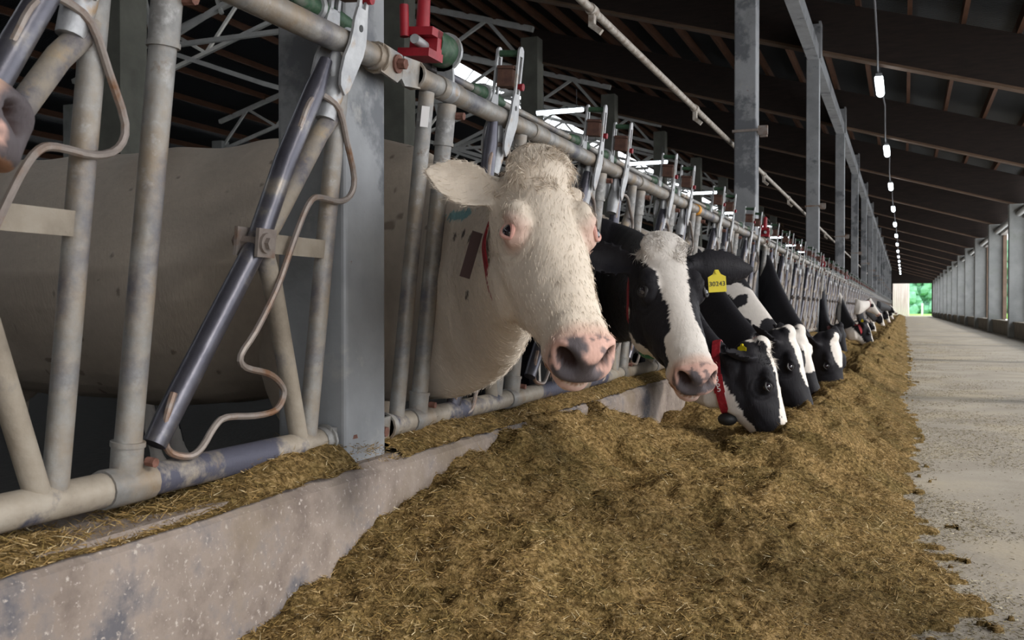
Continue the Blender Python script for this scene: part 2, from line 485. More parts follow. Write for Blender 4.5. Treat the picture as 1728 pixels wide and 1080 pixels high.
m = MB(); m.box((3.02, YBEG, roof_z(2.95) - 0.42), (3.2, YEND, roof_z(2.95) - 0.06))
struct('trim_3', m, M['galv'])
for i in range(1, len(GR) - 1):
    if GR[i + 1] > YEND: break
    m = MB(); m.tube([(2.92, GR[i] + 0.18, roof_z(2.95) - 0.30), (2.92, GR[i + 1] - 0.18, roof_z(2.95) - 0.30)], 0.075, 10)
    tag(m.build('curtain_roll', M['white_dull'], None), ('pale rolled curtain under the eave of the %s right-hand opening in view' % ORD[i - 4] if i >= 4 else 'rolled curtain beside the camera, %s before the openings in view' % ORD[3 - i]), 'curtain', 'rolled curtains in the right-hand openings')

# glulam rafters on every frame line, near roof slope
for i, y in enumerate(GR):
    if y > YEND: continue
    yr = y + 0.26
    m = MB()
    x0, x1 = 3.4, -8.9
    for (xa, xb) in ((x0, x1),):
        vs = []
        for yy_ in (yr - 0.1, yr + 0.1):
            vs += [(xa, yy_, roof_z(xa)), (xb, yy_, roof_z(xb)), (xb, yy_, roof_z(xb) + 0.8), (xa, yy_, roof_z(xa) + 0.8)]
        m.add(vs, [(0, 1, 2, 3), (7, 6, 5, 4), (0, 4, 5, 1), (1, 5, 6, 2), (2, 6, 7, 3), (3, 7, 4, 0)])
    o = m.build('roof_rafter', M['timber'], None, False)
    m = MB(); m.bar((x0, yr, roof_z(x0) - 0.022), (x1, yr, roof_z(x1) - 0.022), 0.22, 0.04); m.build('lit_underside', M['bounce_lit'], o, False)  # thin added strip, painted lighter as if lit from the floor below
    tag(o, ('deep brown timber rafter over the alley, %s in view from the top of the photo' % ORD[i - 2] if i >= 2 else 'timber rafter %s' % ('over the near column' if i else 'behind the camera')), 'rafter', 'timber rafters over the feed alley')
# purlins
xs = np.arange(3.1, -15.5, -0.76)
EORD = ['first'] + ORD[1:] + ['nineteenth', 'twentieth', 'twenty-first', 'twenty-second', 'twenty-third', 'twenty-fourth', 'twenty-fifth', 'twenty-sixth']
for i, x in enumerate(xs):
    m = MB(); z = roof_z(x) + 0.9
    m.bar((x, YBEG, z), (x, YEND, z), 0.07, 0.2)
    side = 'over the alley' if x > -1.3 else 'over the cow hall'
    o = m.build('roof_purlin', M['purlin'], None, False)
    tag(o, 'orange-brown wooden purlin %s, %s from the eave' % (side, EORD[i]), 'purlin', 'wooden purlins under the roof sheet')
xs2 = np.arange(-17.6, -36, -1.5)
for i, x in enumerate(xs2):
    m = MB(); z = roof_z(x) + 0.9
    m.bar((x, YBEG, z), (x, YEND, z), 0.08, 0.2)
    tag(m.build('roof_purlin', M['purlin'], None, False), 'wooden purlin on the far roof slope, %s below the ridge' % ORD[i], 'purlin', 'wooden purlins on the far slope')

# fence-line columns
for i, y in enumerate(GR):
    if y > YEND: continue
    e = empty('barn_column', (-1.36, y, 0), 'square grey steel column on the feed fence line, %s' % ('beside the white cow' if i == 1 else ('behind the camera' if i == 0 else ORD[i - 1] + ' from the camera')), 'column', 'columns on the feed fence line')
    m = MB(); m.box((-1.46, y - 0.10, -0.1), (-1.262, y + 0.10, 5.30))
    o = m.build('shaft', M['column'], e, False)
    b = o.modifiers.new('bevel', 'BEVEL'); b.width = 0.012; b.segments = 3
    if i >= 2:
        m = MB(); zc = CAM_H + 1.62
        for dz_ in (0,): m.box((-1.475, y - 0.115, zc), (-1.245, y + 0.115, zc + 0.022))
        m.box((-1.245, y - 0.10, zc - 0.03), (-1.16, y - 0.06, zc + 0.05)); m.box((-1.245, y + 0.02, zc - 0.03), (-1.18, y + 0.07, zc + 0.05))
        m.build('pipe_clamp', M['rod'], e, False)
        m = MB(); m.box((-1.27, y - 0.13, 4.75), (-1.235, y + 0.16, 5.34)); m.box((-1.485, y - 0.125, 4.80), (-1.27, y - 0.102, 5.30))
        m.tube([(-1.37, y - 0.14, 5.22), (-1.37, y - 0.12, 5.22)], 0.025, 8)
        m.build('head_bracket', M['column'], e, False)
for i in range(1, len(GR) - 1):
    if GR[i + 1] > YEND: continue
    m = MB(); m.box((-1.44, GR[i] + 0.1, 4.74), (-1.27, GR[i + 1] - 0.1, 4.98))
    o = m.build('tie_beam', M['column'], None, False)
    tag(o, ('grey steel tie beam joining column tops, %s in view along the fence line' % ORD[i - 2] if i >= 2 else 'grey tie beam above the white cow, out of view'), 'beam', 'tie beams along the column tops')

# diagonal-looking pipe running level along the columns with couplings
e = empty('water_pipe', (-1.52, 9, CAM_H + 1.56), 'long thin spattered pipe running level behind the fence-line columns', 'pipe')
m = MB(); m.tube([(-1.52, 1.0, CAM_H + 1.56), (-1.52, 30, CAM_H + 1.56), (-1.52, 80, CAM_H + 1.56)], 0.022, 10)
m.build('pipe', M['pipe'], e)
for y in (4.9, 7.6, 11.6, 14.2, 18.6, 21.0, 26):
    m = MB(); m.tube([(-1.52, y - 0.04, CAM_H + 1.56), (-1.52, y + 0.04, CAM_H + 1.56)], 0.030, 10); m.box((-1.535, y - 0.02, CAM_H + 1.47), (-1.505, y + 0.02, CAM_H + 1.55)); m.bar((-1.52, y, CAM_H + 1.48), (-1.47, y, CAM_H + 1.44), .03, .03)
    m.build('coupling', M['pipe'], e)

# inner column row, trusses
for i, y in enumerate(GR):
    if y > 75 or i == 0: continue
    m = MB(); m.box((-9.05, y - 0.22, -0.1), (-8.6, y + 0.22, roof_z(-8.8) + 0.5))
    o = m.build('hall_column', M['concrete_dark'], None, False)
    tag(o, ('thick dark concrete column inside the cow hall, %s in view of its row' % ORD[i - 2] if i >= 2 else 'dark hall column out of view at the left'), 'column', 'concrete columns in the cow hall')
    m = MB(); m.box((-24.4, y - 0.22, -0.1), (-23.95, y + 0.22, roof_z(-24.2)))
    tag(m.build('hall_column', M['concrete'], None, False), 'concrete column of the farther hall row, %s from the camera' % ORD[i - 1], 'column', 'concrete columns of the farther row')
    e = empty('roof_truss', (-16.5, y, roof_z(-16.5)), 'pale steel lattice roof truss over the cow hall, %s from the camera' % ORD[i - 1], 'truss', 'steel trusses over the cow hall')
    top = [(x, y, roof_z(x) + 0.75) for x in (-8.8, -16.5, -24.2)]
    bot = [(x, y, roof_z(x) - 0.35) for x in (-8.8, -16.5, -24.2)]
    m = MB(); m.bar(top[0], top[1], 0.14, 0.14); m.bar(top[1], top[2], 0.14, 0.14); m.build('top_chord', M['truss'], e, False)
    m = MB(); m.bar(bot[0], bot[1], 0.11, 0.11); m.bar(bot[1], bot[2], 0.11, 0.11); m.build('bottom_chord', M['truss'], e, False)
    xb = np.linspace(-8.8, -24.2, 13)
    m = MB()
    for j in range(12):
        a = (xb[j], y, roof_z(xb[j]) + (0.75 if j % 2 else -0.35)); b_ = (xb[j + 1], y, roof_z(xb[j + 1]) + (-0.35 if j % 2 else 0.75))
        m.bar(a, b_, 0.08, 0.08)
        if j % 2 == 0: m.bar((xb[j + 1], y, roof_z(xb[j + 1]) - .35), (xb[j + 1], y, roof_z(xb[j + 1]) + 0.75), 0.06, 0.06)
    m.build('web_bracing', M['truss'], e, False)
    # lower fan of struts meeting in a node
    nd = (-14.6, y, CAM_H + 5.48)
    m = MB()
    for q in ((-11.9, y, CAM_H + 4.5), (-9.3, y, CAM_H + 5.5), (-11.4, y, roof_z(-11.4) - .35), (-14.2, y, roof_z(-14.2) - .35), (-15.3, y, roof_z(-15.3) - .35)):
        m.bar(nd, q, 0.09, 0.09)
    m.bar((-11.9, y, CAM_H + 4.5), (-9.05, y, CAM_H + 3.6), 0.09, 0.09); m.bar((-12.9, y, CAM_H + 6.0), (-13.4, y, roof_z(-13.4) - .35), .07, .07)
    m.ball(nd, 0.12, 8)
    m.build('strut_fan', M['truss'], e, False)
    for j in range(0, 4):
        pass
# light crossed frames under the ridge vent
m = MB()
zr = roof_z(-16.5) + 1.0
for i, y in enumerate(GR[1:12]):
    m = MB()
    for yy_ in np.arange(y, y + 7.0, 1.75):
        for xx in (-15.6, -17.4):
            m.bar((xx, yy_, zr - 0.4), (xx, yy_, zr + 1.1), 0.06, 0.06)
            m.bar((xx, yy_, zr - 0.3), (xx, yy_ + 1.75, zr + 1.05), 0.04, 0.04)
    m.bar((-15.6, y, zr + 0.35), (-15.6, y + 7.05, zr + 0.35), .05, .05)
    tag(m.build('ridge_frame', M['truss'], None, False), 'steel lattice holding the ridge cap above the open vent, %s from the camera' % ORD[i], 'lattice', 'lattices under the ridge cap')
# low lattice rails behind the fence inside the hall (barriers of the lying boxes)
for i in range(10):
    y = 9.0 + i * 3.2
    e = None
    m = MB()
    for zz in (0.95, 0.5):
        m.tube([(-5.0, y, zz), (-7.6, y, zz)], 0.03, 8)
    m.tube([(-5.0, y, zz), (-5.5, y, 0.95)], 0.03, 8); m.tube([(-5.6, y, -0.1), (-5.6, y, 0.96)], 0.03, 8); m.tube([(-7.5, y, -0.1), (-7.5, y, 1.15)], 0.035, 8)
    tag(m.build('cubicle_divider', M['galv'], None), 'galvanised tube divider of a lying box, %s from the camera' % ORD[i], 'divider', 'lying box dividers in the hall')

# far side eave wall strip
m = MB(); m.box((-36.2, YBEG, roof_z(-36) - 0.7), (-36.0, YEND, roof_z(-36) + 1)); m.box((-36.2, YBEG, -0.1), (-36.0, YEND, 1.9))
struct('wall_left', m, M['concrete'])

# ------------------------------------------------------------------ lamps
def lamp(loc, axis, length, wdt, label, group):
    e = empty('hanging_lamp', loc, label, 'lamp', group)
    a = np.array(axis, float) * length / 2; c = np.array(loc, float)
    m = MB(); m.bar(c - a, c + a, wdt * 0.75, wdt * 0.35); m.build('housing', M['lampbody'], e, False)
    m = MB(); d = np.array([0, 0, wdt * 0.42])
    m.tube([c - a * 0.97 - d, c + a * 0.97 - d], wdt * 0.5, 12); m.build('diffuser', M['lamp'], e)
    m = MB()
    for s_ in (-0.7, 0.7):
        p = c + a * s_
        m.bar(p + np.array([0, 0, wdt * 0.1]), p + np.array([0, 0, 0.35]), 0.008, 0.008, (0, 1, 0))
    m.build('hanger', M['cable'], e, False)


ly = [17.1 + 7.05 * k for k in range(14)]
for i, y in enumerate(ly):
    lamp((-0.39, y, CAM_H + 3.70), (0, 1, 0), 1.2, 0.13, 'lit white tube lamp over the alley, %s of the line from the camera' % ORD[i], 'tube lamps over the feed alley')
pts = []
for i in range(-2, 14):
    y = 17.1 + 7.05 * i
    for (dy, dz_) in ((-0.6, 0.05), (0.6, 0.05), (1.5, 0.22), (3.5, 0.30), (5.6, 0.2)):
        pts.append((-0.39 + 0.02 * math.sin(y + dy), y + dy, CAM_H + 3.70 + dz_))
m = MB(); m.tube(pts, 0.014, 6)
tag(m.build('lamp_cable', M['cable'], None), 'thin grey cable linking the alley lamps under the rafters', 'cable')
for i in range(8):
    y = 17.6 + 7.05 * i
    lamp((-6.1, y, CAM_H + 3.8), (1, 0, 0), 0.95, 0.09, 'lit tube lamp hung crosswise inside the hall, %s from the camera' % ORD[i], 'tube lamps in the cow hall')
lamp((-13.0, 9.0, CAM_H + 4.2), (0, 1, 0), 0.5, 0.12, 'lit lamp deep in the hall seen between the left-hand bars', None)

# ------------------------------------------------------------------ outside
m = MB(); m.box((-60, YEND + 1.0, -0.3), (60, 320, -0.02)); struct('floor', m, M['grass'])
m = MB(); m.box((-1.5, YEND + 1.0, -0.25), (2.9, YEND + 9.0, 0.0)); struct('floor', m, M['floor'])
e = empty('plank_building', (-6, 135, 0), 'pale pink plank building outside the far doorway', 'building')
m = MB()
for i in range(70):
    x0 = -13.45 + i * 0.2
    m.box((x0, 124.0 + 0.03 * (i % 2), 0), (x0 + 0.175, 124.2, 6.0))
m.build('plank_wall', M['planks'], e, False)
m = MB(); m.box((-13, 124.2, 0), (0.55, 134, 5.9)); m.build('body', M['planks'], e, False)
m = MB(); m.bar((-13.3, 129, 6.3), (1.1, 129, 6.0), 11, 0.2); m.build('roof', M['sheet'], e, False)
m = MB(); m.bar((.75, 123.4, 4.9), (.75, 123.4, 6.0), 0.35, .35, (0, 1, 0)); m.build('roof_bracket', M['timber'], e, False)


def tree(x, y, h, r, label, seed):
    e = empty('tree', (x, y, 0), label, 'tree', 'trees beyond the far doorway')
    m = MB(); m.tube([(x, y, -0.2), (x + 0.1, y, h * 0.4), (x, y, h * 0.7)], [0.3, 0.22, 0.1], 8); m.build('trunk', M['bark'], e)
    rg = np.random.default_rng(seed)
    m = MB()
    for i in range(150):
        a = rg.random() * 6.28; t = rg.random()
        rr = r * (1 - 0.6 * t) * rg.random() ** 0.5
        m.ball((x + rr * math.cos(a), y + rr * math.sin(a), h * (0.03 + 0.92 * t)), r * (0.16 + 0.14 * rg.random()), 8)
    o = m.build('crown', M['leaves'], e)
    tx = bpy.data.textures.new('leafy', 'CLOUDS'); tx.noise_scale = 0.7
    d = o.modifiers.new('d', 'DISPLACE'); d.texture = tx; d.strength = 1.6


for i, (x, y, h, r, lb) in enumerate([(2.2, 175, 12, 4.0, 'blurred green tree at the left of the doorway view'), (6.5, 185, 14, 4.5, 'blurred green tree in the middle of the doorway view'), (15.5, 172, 11, 4.0, 'green tree outside beyond the right-hand pillars'),
                                      (21, 200, 15, 6, 'farthest green tree outside beyond the right-hand pillars'), (4.0, 215, 17, 6, 'tallest tree closing the doorway view')]):
    tree(x, y, h, r, lb, i)
m = MB(); m.box((2.05, 138, -0.05), (2.3, 138.2, 1.5))
tag(m.build('fence_post', M['white'], None, False), 'small white post in the meadow outside the doorway', 'post')
# ------------------------------------------------------------------ feed fence
FB = np.array([-1.31, 0, 0.48]); FS = np.array([0.09, 0, 0.944]); FN = nrm([0.944, 0, -0.09])
FL = np.linalg.norm(FS); FU = FS / FL


def fp(y, s, off=0.0):                                # point of the leaning fence plane
    return FB + FS * s + np.array([0, y, 0]) + FN * off


LOOP = [(1.805, 0.76), (1.832, 0.82), (1.863, 0.847), (1.894, 0.851), (1.933, 0.826), (1.976, 0.755), (2.02, 0.673), (2.008, 0.627), (1.958, 0.607), (1.883, 0.609), (1.849, 0.599), (1.82, 0.558), (1.785, 0.48), (1.743, 0.384), (1.682, 0.291), (1.639, 0.241), (1.656, 0.214), (1.734, 0.196), (1.78, 0.172), (1.801, 0.143), (1.777, 0.108), (1.704, 0.102), (1.607, 0.109), (1.572, 0.092), (1.541, 0.055), (1.508, 0.04), (1.474, 0.048), (1.452, 0.075), (1.451, 0.12), (1.467, 0.172)]


def rot_piv(y, s, ang):
    a = y; b = s * FL
    return a * math.cos(ang) - b * math.sin(ang), (a * math.sin(ang) + b * math.cos(ang)) / FL


MESH = {}


def P0(y, s, off=0.0):
    return fp(y, s, off)


def make_fence_meshes():
    n = 14
    # upright with weld foot
    m = MB(); m.tube([P0(0, 0.0), P0(0.02, 0.97)], 0.022, n)
    MESH['upright'] = m.mesh('upright', M['galv'])
    # separator: bigger foot sleeve, top sleeve with collar and bolt, tee on both rails
    m = MB(); m.tube([P0(0, 0.0), P0(0.0, 0.075)], 0.0285, n); m.tube([P0(0, 0.075), P0(0, 0.085)], 0.031, n)
    m.tube([P0(0, 0.07), P0(0.018, 0.87)], 0.0245, n)
    m.tube([P0(0.018, 0.84), P0(0.02, 0.96)], 0.0275, n); m.tube([P0(0.018, 0.835), P0(0.018, 0.845)], 0.030, n)
    for s_, r_ in ((0, 0.0355), (1.0, 0.0335)):
        m.tube([P0(-0.055, s_), P0(0.055 + .02 * s_, s_)], r_, n)
    MESH['separator'] = m.mesh('separator', M['galv'])
    m = MB(); m.tube([P0(0.03, 0.045, 0.02), P0(0.03, 0.045, 0.040)], 0.009, 8)
    MESH['foot_bolt'] = m.mesh('foot_bolt', M['rust'])
    m = MB(); m.tube([P0(0.035, 0.93, 0.02), P0(0.035, 0.93, 0.05)], 0.011, 8)
    MESH['separator_bolt'] = m.mesh('separator_bolt', M['rust'])
    # brace: K of two diagonals with flat cross piece (origin at the upright's foot)
    m = MB()
    m.tube([P0(0.018, 0.835), P0(-0.05, 0.76), P0(-0.20, 0.53), P0(-0.225, 0.50)], 0.0215, n)
    m.tube([P0(-0.225, 0.47), P0(-0.185, 0.40), P0(-0.035, 0.02), P0(-0.03, 0.0)], 0.0215, n)
    m.bar(P0(-0.235, 0.487), P0(0.01, 0.487), 0.024, 0.042, FU)
    MESH['brace'] = m.mesh('brace', M['galv_dirty'])
    m = MB()
    m.bar(P0(-0.285, 0.487, 0.027), P0(-0.225, 0.487, 0.027), 0.008, 0.06, FU); m.bar(P0(-0.285, 0.487, -0.027), P0(-0.225, 0.487, -0.027), 0.008, 0.06, FU)
    m.tube([P0(-0.262, 0.487, -0.045), P0(-0.262, 0.487, 0.048)], 0.013, 6); m.tube([P0(-0.262, 0.487, 0.03), P0(-0.262, 0.487, 0.038)], 0.021, 12)
    MESH['pivot_bracket'] = m.mesh('pivot_bracket', M['rod'])
    # swing bar, origin at pivot; flattened tail and gooseneck top
    for key, ang in (('A', 0.0), ('B', math.radians(22))):
        def W(y, s, off=0.0):
            yy_, ss_ = rot_piv(y, s, ang)
            return P0(yy_, ss_ + 0.479, off)
        m = MB()
        m.tube([W(0.205, 0.46), W(0.171, 0.383), W(0.08, 0.202), W(0, 0.0), W(-0.12, -0.185), W(-0.235, -0.365), W(-0.262, -0.41)], [0.015, 0.023, 0.0245, 0.0245, 0.0245, 0.0245, 0.0225], n)
        MESH['swing' + key] = m.mesh('swing_bar', M['swing'])
        lp = [W(a - 1.7, b - 0.479, 0.028 if 3 < i < 26 else 0.012) for i, (a, b) in enumerate(LOOP)]
        sm = catmull(lp, 3)
        m = MB(); m.tube(sm, 0.0072, 8)
        MESH['guard' + key] = m.mesh('guard_rod', M['rod'])
    # latch: two slotted plates straddling the top rail (origin: rail axis)
    def plate(off):
        o = P0(0, 1.0, off); ax = np.array([0, 1.0, 0]); ay = FU
        left = [(-0.062, -0.085), (-0.060, -0.112), (-0.040, -0.132), (-0.022, -0.118), (0.004, -0.07), (0.026, -0.03), (0.034, 0.0), (0.034, 0.03), (0.030, 0.078), (-0.012, 0.078), (-0.022, 0.05), (-0.026, 0.02), (-0.034, -0.01), (-0.052, -0.045)]
        m.prism(left, 0.007, o, ax, ay)
        m.prism([(-0.010, 0.075), (0.001, 0.075), (0.006, 0.20), (-0.006, 0.20)], 0.007, o, ax, ay)
        m.prism([(0.019, 0.075), (0.030, 0.075), (0.036, 0.20), (0.025, 0.20)], 0.007, o, ax, ay)
        m.prism([(-0.006, 0.20), (0.036, 0.20), (0.034, 0.222), (0.022, 0.232), (0.008, 0.232), (-0.004, 0.222)], 0.007, o, ax, ay)
    m = MB(); plate(0.038); plate(-0.038)
    m.m = 1
    m.tube([P0(0.006, 1.0 + 0.032 / FL, 0.0345), P0(0.006, 1.0 + 0.032 / FL, 0.0424)], 0.0085, 12)  # dark disc in place of an open hole, its shade put into colour
    MESH['latch'] = m.mesh('latch_plates', [M['plate'], M['black_plastic_and_hole']], False)
    m = MB(); m.tube([P0(0.015, 1.0 + 0.212 / FL, -0.034), P0(0.015, 1.0 + 0.212 / FL, 0.034)], 0.011, 10)
    MESH['roller'] = m.mesh('latch_roller', M['green'])
    m = MB(); m.bar(P0(-0.012, 1.0 + 0.128 / FL, 0), P0(0.030, 1.0 + 0.128 / FL, 0), 0.052, 0.055, FU); m.bar(P0(-0.015, 1 + 0.162 / FL, 0), P0(0.033, 1 + 0.162 / FL, 0), 0.058, 0.010, FU)
    MESH['stop'] = m.mesh('latch_stop', M['brownred'], False)
    m = MB(); m.tube([P0(0.028, 1 + 0.105 / FL, 0.030), P0(0.028, 1 + 0.105 / FL, 0.052)], 0.012, 12)
    MESH['pin'] = m.mesh('latch_pin', M['collar_red'])
    m = MB(); m.ball(P0(-0.02, 0.93, 0.0), 0.03, 12, (0.6, 0.9, 1.6)); m.tube([P0(-0.05, 0.80), P0(-0.035, 0.86), P0(-0.01, 0.93)], [0.023, 0.028, 0.02], 12)
    MESH['hinge'] = m.mesh('latch_knuckle', M['plate'])
    # green rod sleeve and its bracket
    m = MB(); m.tube([P0(-0.13, 1.075, -0.062), P0(-0.10, 1.075, -0.062), P0(-0.02, 1.075, -0.062), P0(0.10, 1.075, -0.062), P0(0.13, 1.075, -0.062)], [0.014, 0.020, 0.026, 0.019, 0.013], 12)
    MESH['sleeve'] = m.mesh('rod_sleeve', M['green'])
    m = MB(); m.bar(P0(-0.035, 1.0, -0.045), P0(-0.035, 1.10, -0.062), 0.012, 0.02, (0, 1, 0)); m.tube([P0(-0.042, 1.075, -0.062), P0(-0.028, 1.075, -0.062)], 0.032, 14)
    MESH['rod_bracket'] = m.mesh('rod_bracket', M['plate'])


make_fence_meshes()


def part(name, me, parent, y, z=0):
    o = bpy.data.objects.new(name, me); COL.objects.link(o)
    o.parent = parent
    if parent.type == 'EMPTY':
        o.matrix_parent_inverse = Matrix.Translation(-Vector(parent.location)); o.location = (0, y, 0)
    else:
        o.location = (0, 0, 0)
    return o


def end_lug(m, y, s, sgn):
    """flat ear bolted to the column (sgn: direction the rail comes from)"""
    m.prism([(-0.0, -0.035), (0.085, -0.045), (0.105, -0.03), (0.11, 0.0), (0.10, 0.028), (0.0, 0.034)], 0.008, P0(y, s, 0.018), np.array([0, sgn, 0.0]), FU)
    m.tube([P0(y - sgn * 0.02, s), P0(y + sgn * 0.012, s)], 0.034, 14)
    m.tube([P0(y + sgn * 0.004, s), P0(y + sgn * 0.012, s)], 0.040, 14)


BAY = [(0.37, 0.80, 0.97), (1.10, 1.77, 1.80), (1.90, 2.185, 2.45), (2.58, 3.14, 3.19), (3.27, 3.63, 3.89), (4.02, 4.68, 4.72), (4.80, 5.16, 5.37), (5.53, 6.15, 6.17), (6.24, 6.60, 6.80)]
AT = [False, True, False, True, False, True, False, True, False]


def fence_bay(i, yc, stalls, types, y0, y1, first):
    word = ('left of the near column' if first else ORD[i] + ' beyond the near column')
    e = empty('feed_fence', (-1.31, y0, 0.48), 'galvanised headlock feed fence section, %s' % word, 'fence', 'headlock fence sections')
    yt1 = y1 + (0.09 if first or True else 0)
    m = MB(); m.tube([P0(y0 + 0.0, 0.0), P0(y1 - 0.03, 0.0)], 0.031, 16); m.build('bottom_rail', M['rail_dirty'], e)
    ta, tb = y0 + (0 if first else 0.0), y1 + 0.07
    m = MB(); m.tube([P0(ta, 1.0), P0(tb, 1.0)], 0.0295, 16); m.build('top_rail', M['galv'], e)
    near = yc < 24
    if near:
        for (a_, b_, c_) in ((tb, 1.0, 1), (y1 - 0.03, 0.0, 1)) + (() if first else ((ta, 1.0, -1), (y0, 0.0, -1))):
            m = MB(); end_lug(m, a_, b_, c_); m.build('end_lug', M['galv'], e)
        for (yy_, ss_) in ((tb + 0.075, 1.0), (y1 + 0.045, 0.0)) + (() if first else ((y0 - 0.075, 0.0),)):
            m = MB(); m.tube([P0(yy_, ss_, 0.012), P0(yy_, ss_, 0.048)], 0.014, 6); m.tube([P0(yy_, ss_, 0.022), P0(yy_, ss_, 0.028)], 0.024, 12)
            m.build('lug_bolt', M['rust'], e)
    m = MB(); m.tube([P0(ta + 0.05, 1.075, -0.062), P0(tb - 0.02, 1.075, -0.062)], 0.0125, 10); m.build('control_rod', M['galv'], e)
    if not first:
        part('upright', MESH['upright'], e, y0 + 0.06)
    for (sp, la, v), A in zip(stalls, types):
        sp += yc; la += yc; v += yc
        so = part('separator', MESH['separator'], e, sp)
        if near: part('head_bolt', MESH['separator_bolt'], so, 0); part('foot_bolt', MESH['foot_bolt'], so, 0)
        part('upright', MESH['upright'], e, v - 0.02)
        part('brace', MESH['brace'], e, v - 0.02)
        key = 'A' if A else 'B'
        sw = part('swing_bar', MESH['swing' + key], e, v - 0.27)
        part('guard_rod', MESH['guard' + key], sw, 0)
        lt = part('latch', MESH['latch'], e, la)
        if yc < 40:
            part('pivot_bracket', MESH['pivot_bracket'], e, v - 0.02)
            part('roller', MESH['roller'], lt, 0); part('stop_block', MESH['stop'], lt, 0); part('pin', MESH['pin'], lt, 0)
            part('latch_knuckle', MESH['hinge'], e, la - 0.0)
            rs = part('rod_sleeve', MESH['sleeve'], e, la)
            part('rod_bracket', MESH['rod_bracket'], rs, 0)
    if not first and near:
        # release handle with green drum
        yy_ = y0 + 0.06
        h = 1.115
        m = MB(); m.tube([P0(yy_ + 0.03, h, -0.015), P0(yy_ + 0.13, h, -0.015)], 0.047, 20)
        d = m.build('handle_drum', M['green'], e)
        m = MB(); m.tube([P0(yy_ + 0.13, h, -0.015), P0(yy_ + 0.142, h, -0.015)], 0.056, 20); m.bar(P0(yy_ + 0.136, 1.0, 0.0), P0(yy_ + 0.136, 1.09, -0.01), 0.05, 0.012, (0, 1, 0)); m.tube([P0(yy_ + 0.11, 1.0), P0(yy_ + 0.16, 1.0)], 0.034, 14)
        m.build('drum_bracket', M['plate'], e)
        m = MB()
        m.bar(P0(yy_ - 0.03, h + 0.02, -0.015), P0(yy_ + 0.035, h + 0.02, -0.015), 0.085, 0.022, FU)
        m.bar(P0(yy_ - 0.05, h - 0.045, -0.015), P0(yy_ + 0.035, h - 0.045, -0.015), 0.095, 0.022, FU)
        m.bar(P0(yy_ + 0.02, h - 0.05, -0.015), P0(yy_ + 0.02, h + 0.03, -0.015), 0.085, 0.03, (0, 1, 0))
        m.tube([P0(yy_ - 0.04, h + 0.0, -0.05), P0(yy_ - 0.04, h + 0.09, -0.06)], 0.013, 10)
        m.tube([P0(yy_ - 0.005, h + 0.01, -0.015), P0(yy_ + 0.0, h + 0.125, -0.022)], [0.020, 0.0175], 14); m.ball(P0(yy_ + 0.0, h + 0.125, -0.022), 0.0175, 12)
        m.build('release_handle', M['red'], e)
        m = MB(); m.tube([P0(yy_ - 0.075, h - 0.015, -0.0), P0(yy_ + 0.05, h - 0.015, -0.015)], 0.013, 12); m.build('rod_end', M['plate'], e)
    return e


f0 = fence_bay(0, 0.0, [(0.66, 1.235, 1.236), (1.375, 1.975, 1.975)], [True, True], -0.6, 2.05, True)
bays = []
for i in range(1, len(GR) - 1):
    if GR[i + 1] > YEND + 2: break
    bays.append(fence_bay(i - 1, GR[i], BAY, AT, GR[i] + 0.18, GR[i + 1] - 0.10, False))
# white sticker on the first upright, orange tape on the rail
m = MB(); od = np.array([0.012, -0.0192, 0.0]); m.bar(fp(2.406, 0.865) + od, fp(2.408, 0.925) + od, 0.0015, 0.022, np.cross(FU, nrm(od))); o = m.build('sticker', M['white'], bays[0]); o['label'] = 'white sticker on the first tube'
m = MB(); m.tube([fp(6.10, 1.0), fp(6.16, 1.0)], 0.0345, 16); o = m.build('tape_band', M['orange'], bays[0]); o['label'] = 'orange tape band on the top rail'
# ------------------------------------------------------------------ cows
BLACK = np.array([0.014, 0.013, 0.016]); WHITE = np.array([0.66, 0.61, 0.56]); CREAM = np.array([0.66, 0.57, 0.47])
PINK = np.array([0.56, 0.345, 0.285]); GREYPAD = np.array([0.10, 0.085, 0.09]); FLOORZ = -0.1


def at_px(x, y, w):
    """point seen at pixel (x, y) of the 1728x1080 frame, w metres deep (used only to read positions off the photo)"""
    F0 = -CT
    F = F0 * math.cos(PITCH) + UPV * math.sin(PITCH); U = np.cross(CR, F)
    return np.array([0, 0, CAM_H]) + (F + CR * (x - 864) / 1645.0 + U * (540 - y) / 1645.0) * w


def loft(mb, secs, n=28, close=True):
    """secs: (centre, side axis, up axis, half width, up half height, down half height, exponent, taper_low, taper_up)"""
    vs = []; fs = []
    k = len(secs)
    for (c, a, u, hw, hu, hd, ex, tl, tu) in secs:
        for j in range(n):
            ph = 2 * math.pi * j / n
            cs, sn = math.cos(ph), math.sin(ph)
            x = math.copysign(abs(cs) ** ex, cs) * hw; y = math.copysign(abs(sn) ** ex, sn)
            x *= (1 - tl * max(0, -y) - tu * max(0, y))
            y *= hu if y > 0 else hd
            vs.append(c + a * x + u * y)
    for i in range(k - 1):
        for j in range(n):
            j2 = (j + 1) % n
            fs.append((i * n + j, i * n + j2, (i + 1) * n + j2, (i + 1) * n + j))
    fs.append(tuple(range(n - 1, -1, -1))); fs.append(tuple((k - 1) * n + j for j in range(n)))
    mb.add(vs, fs)


def interp_rows(rows, m):
    rows = np.array(rows, float)
    return catmull(rows, m)


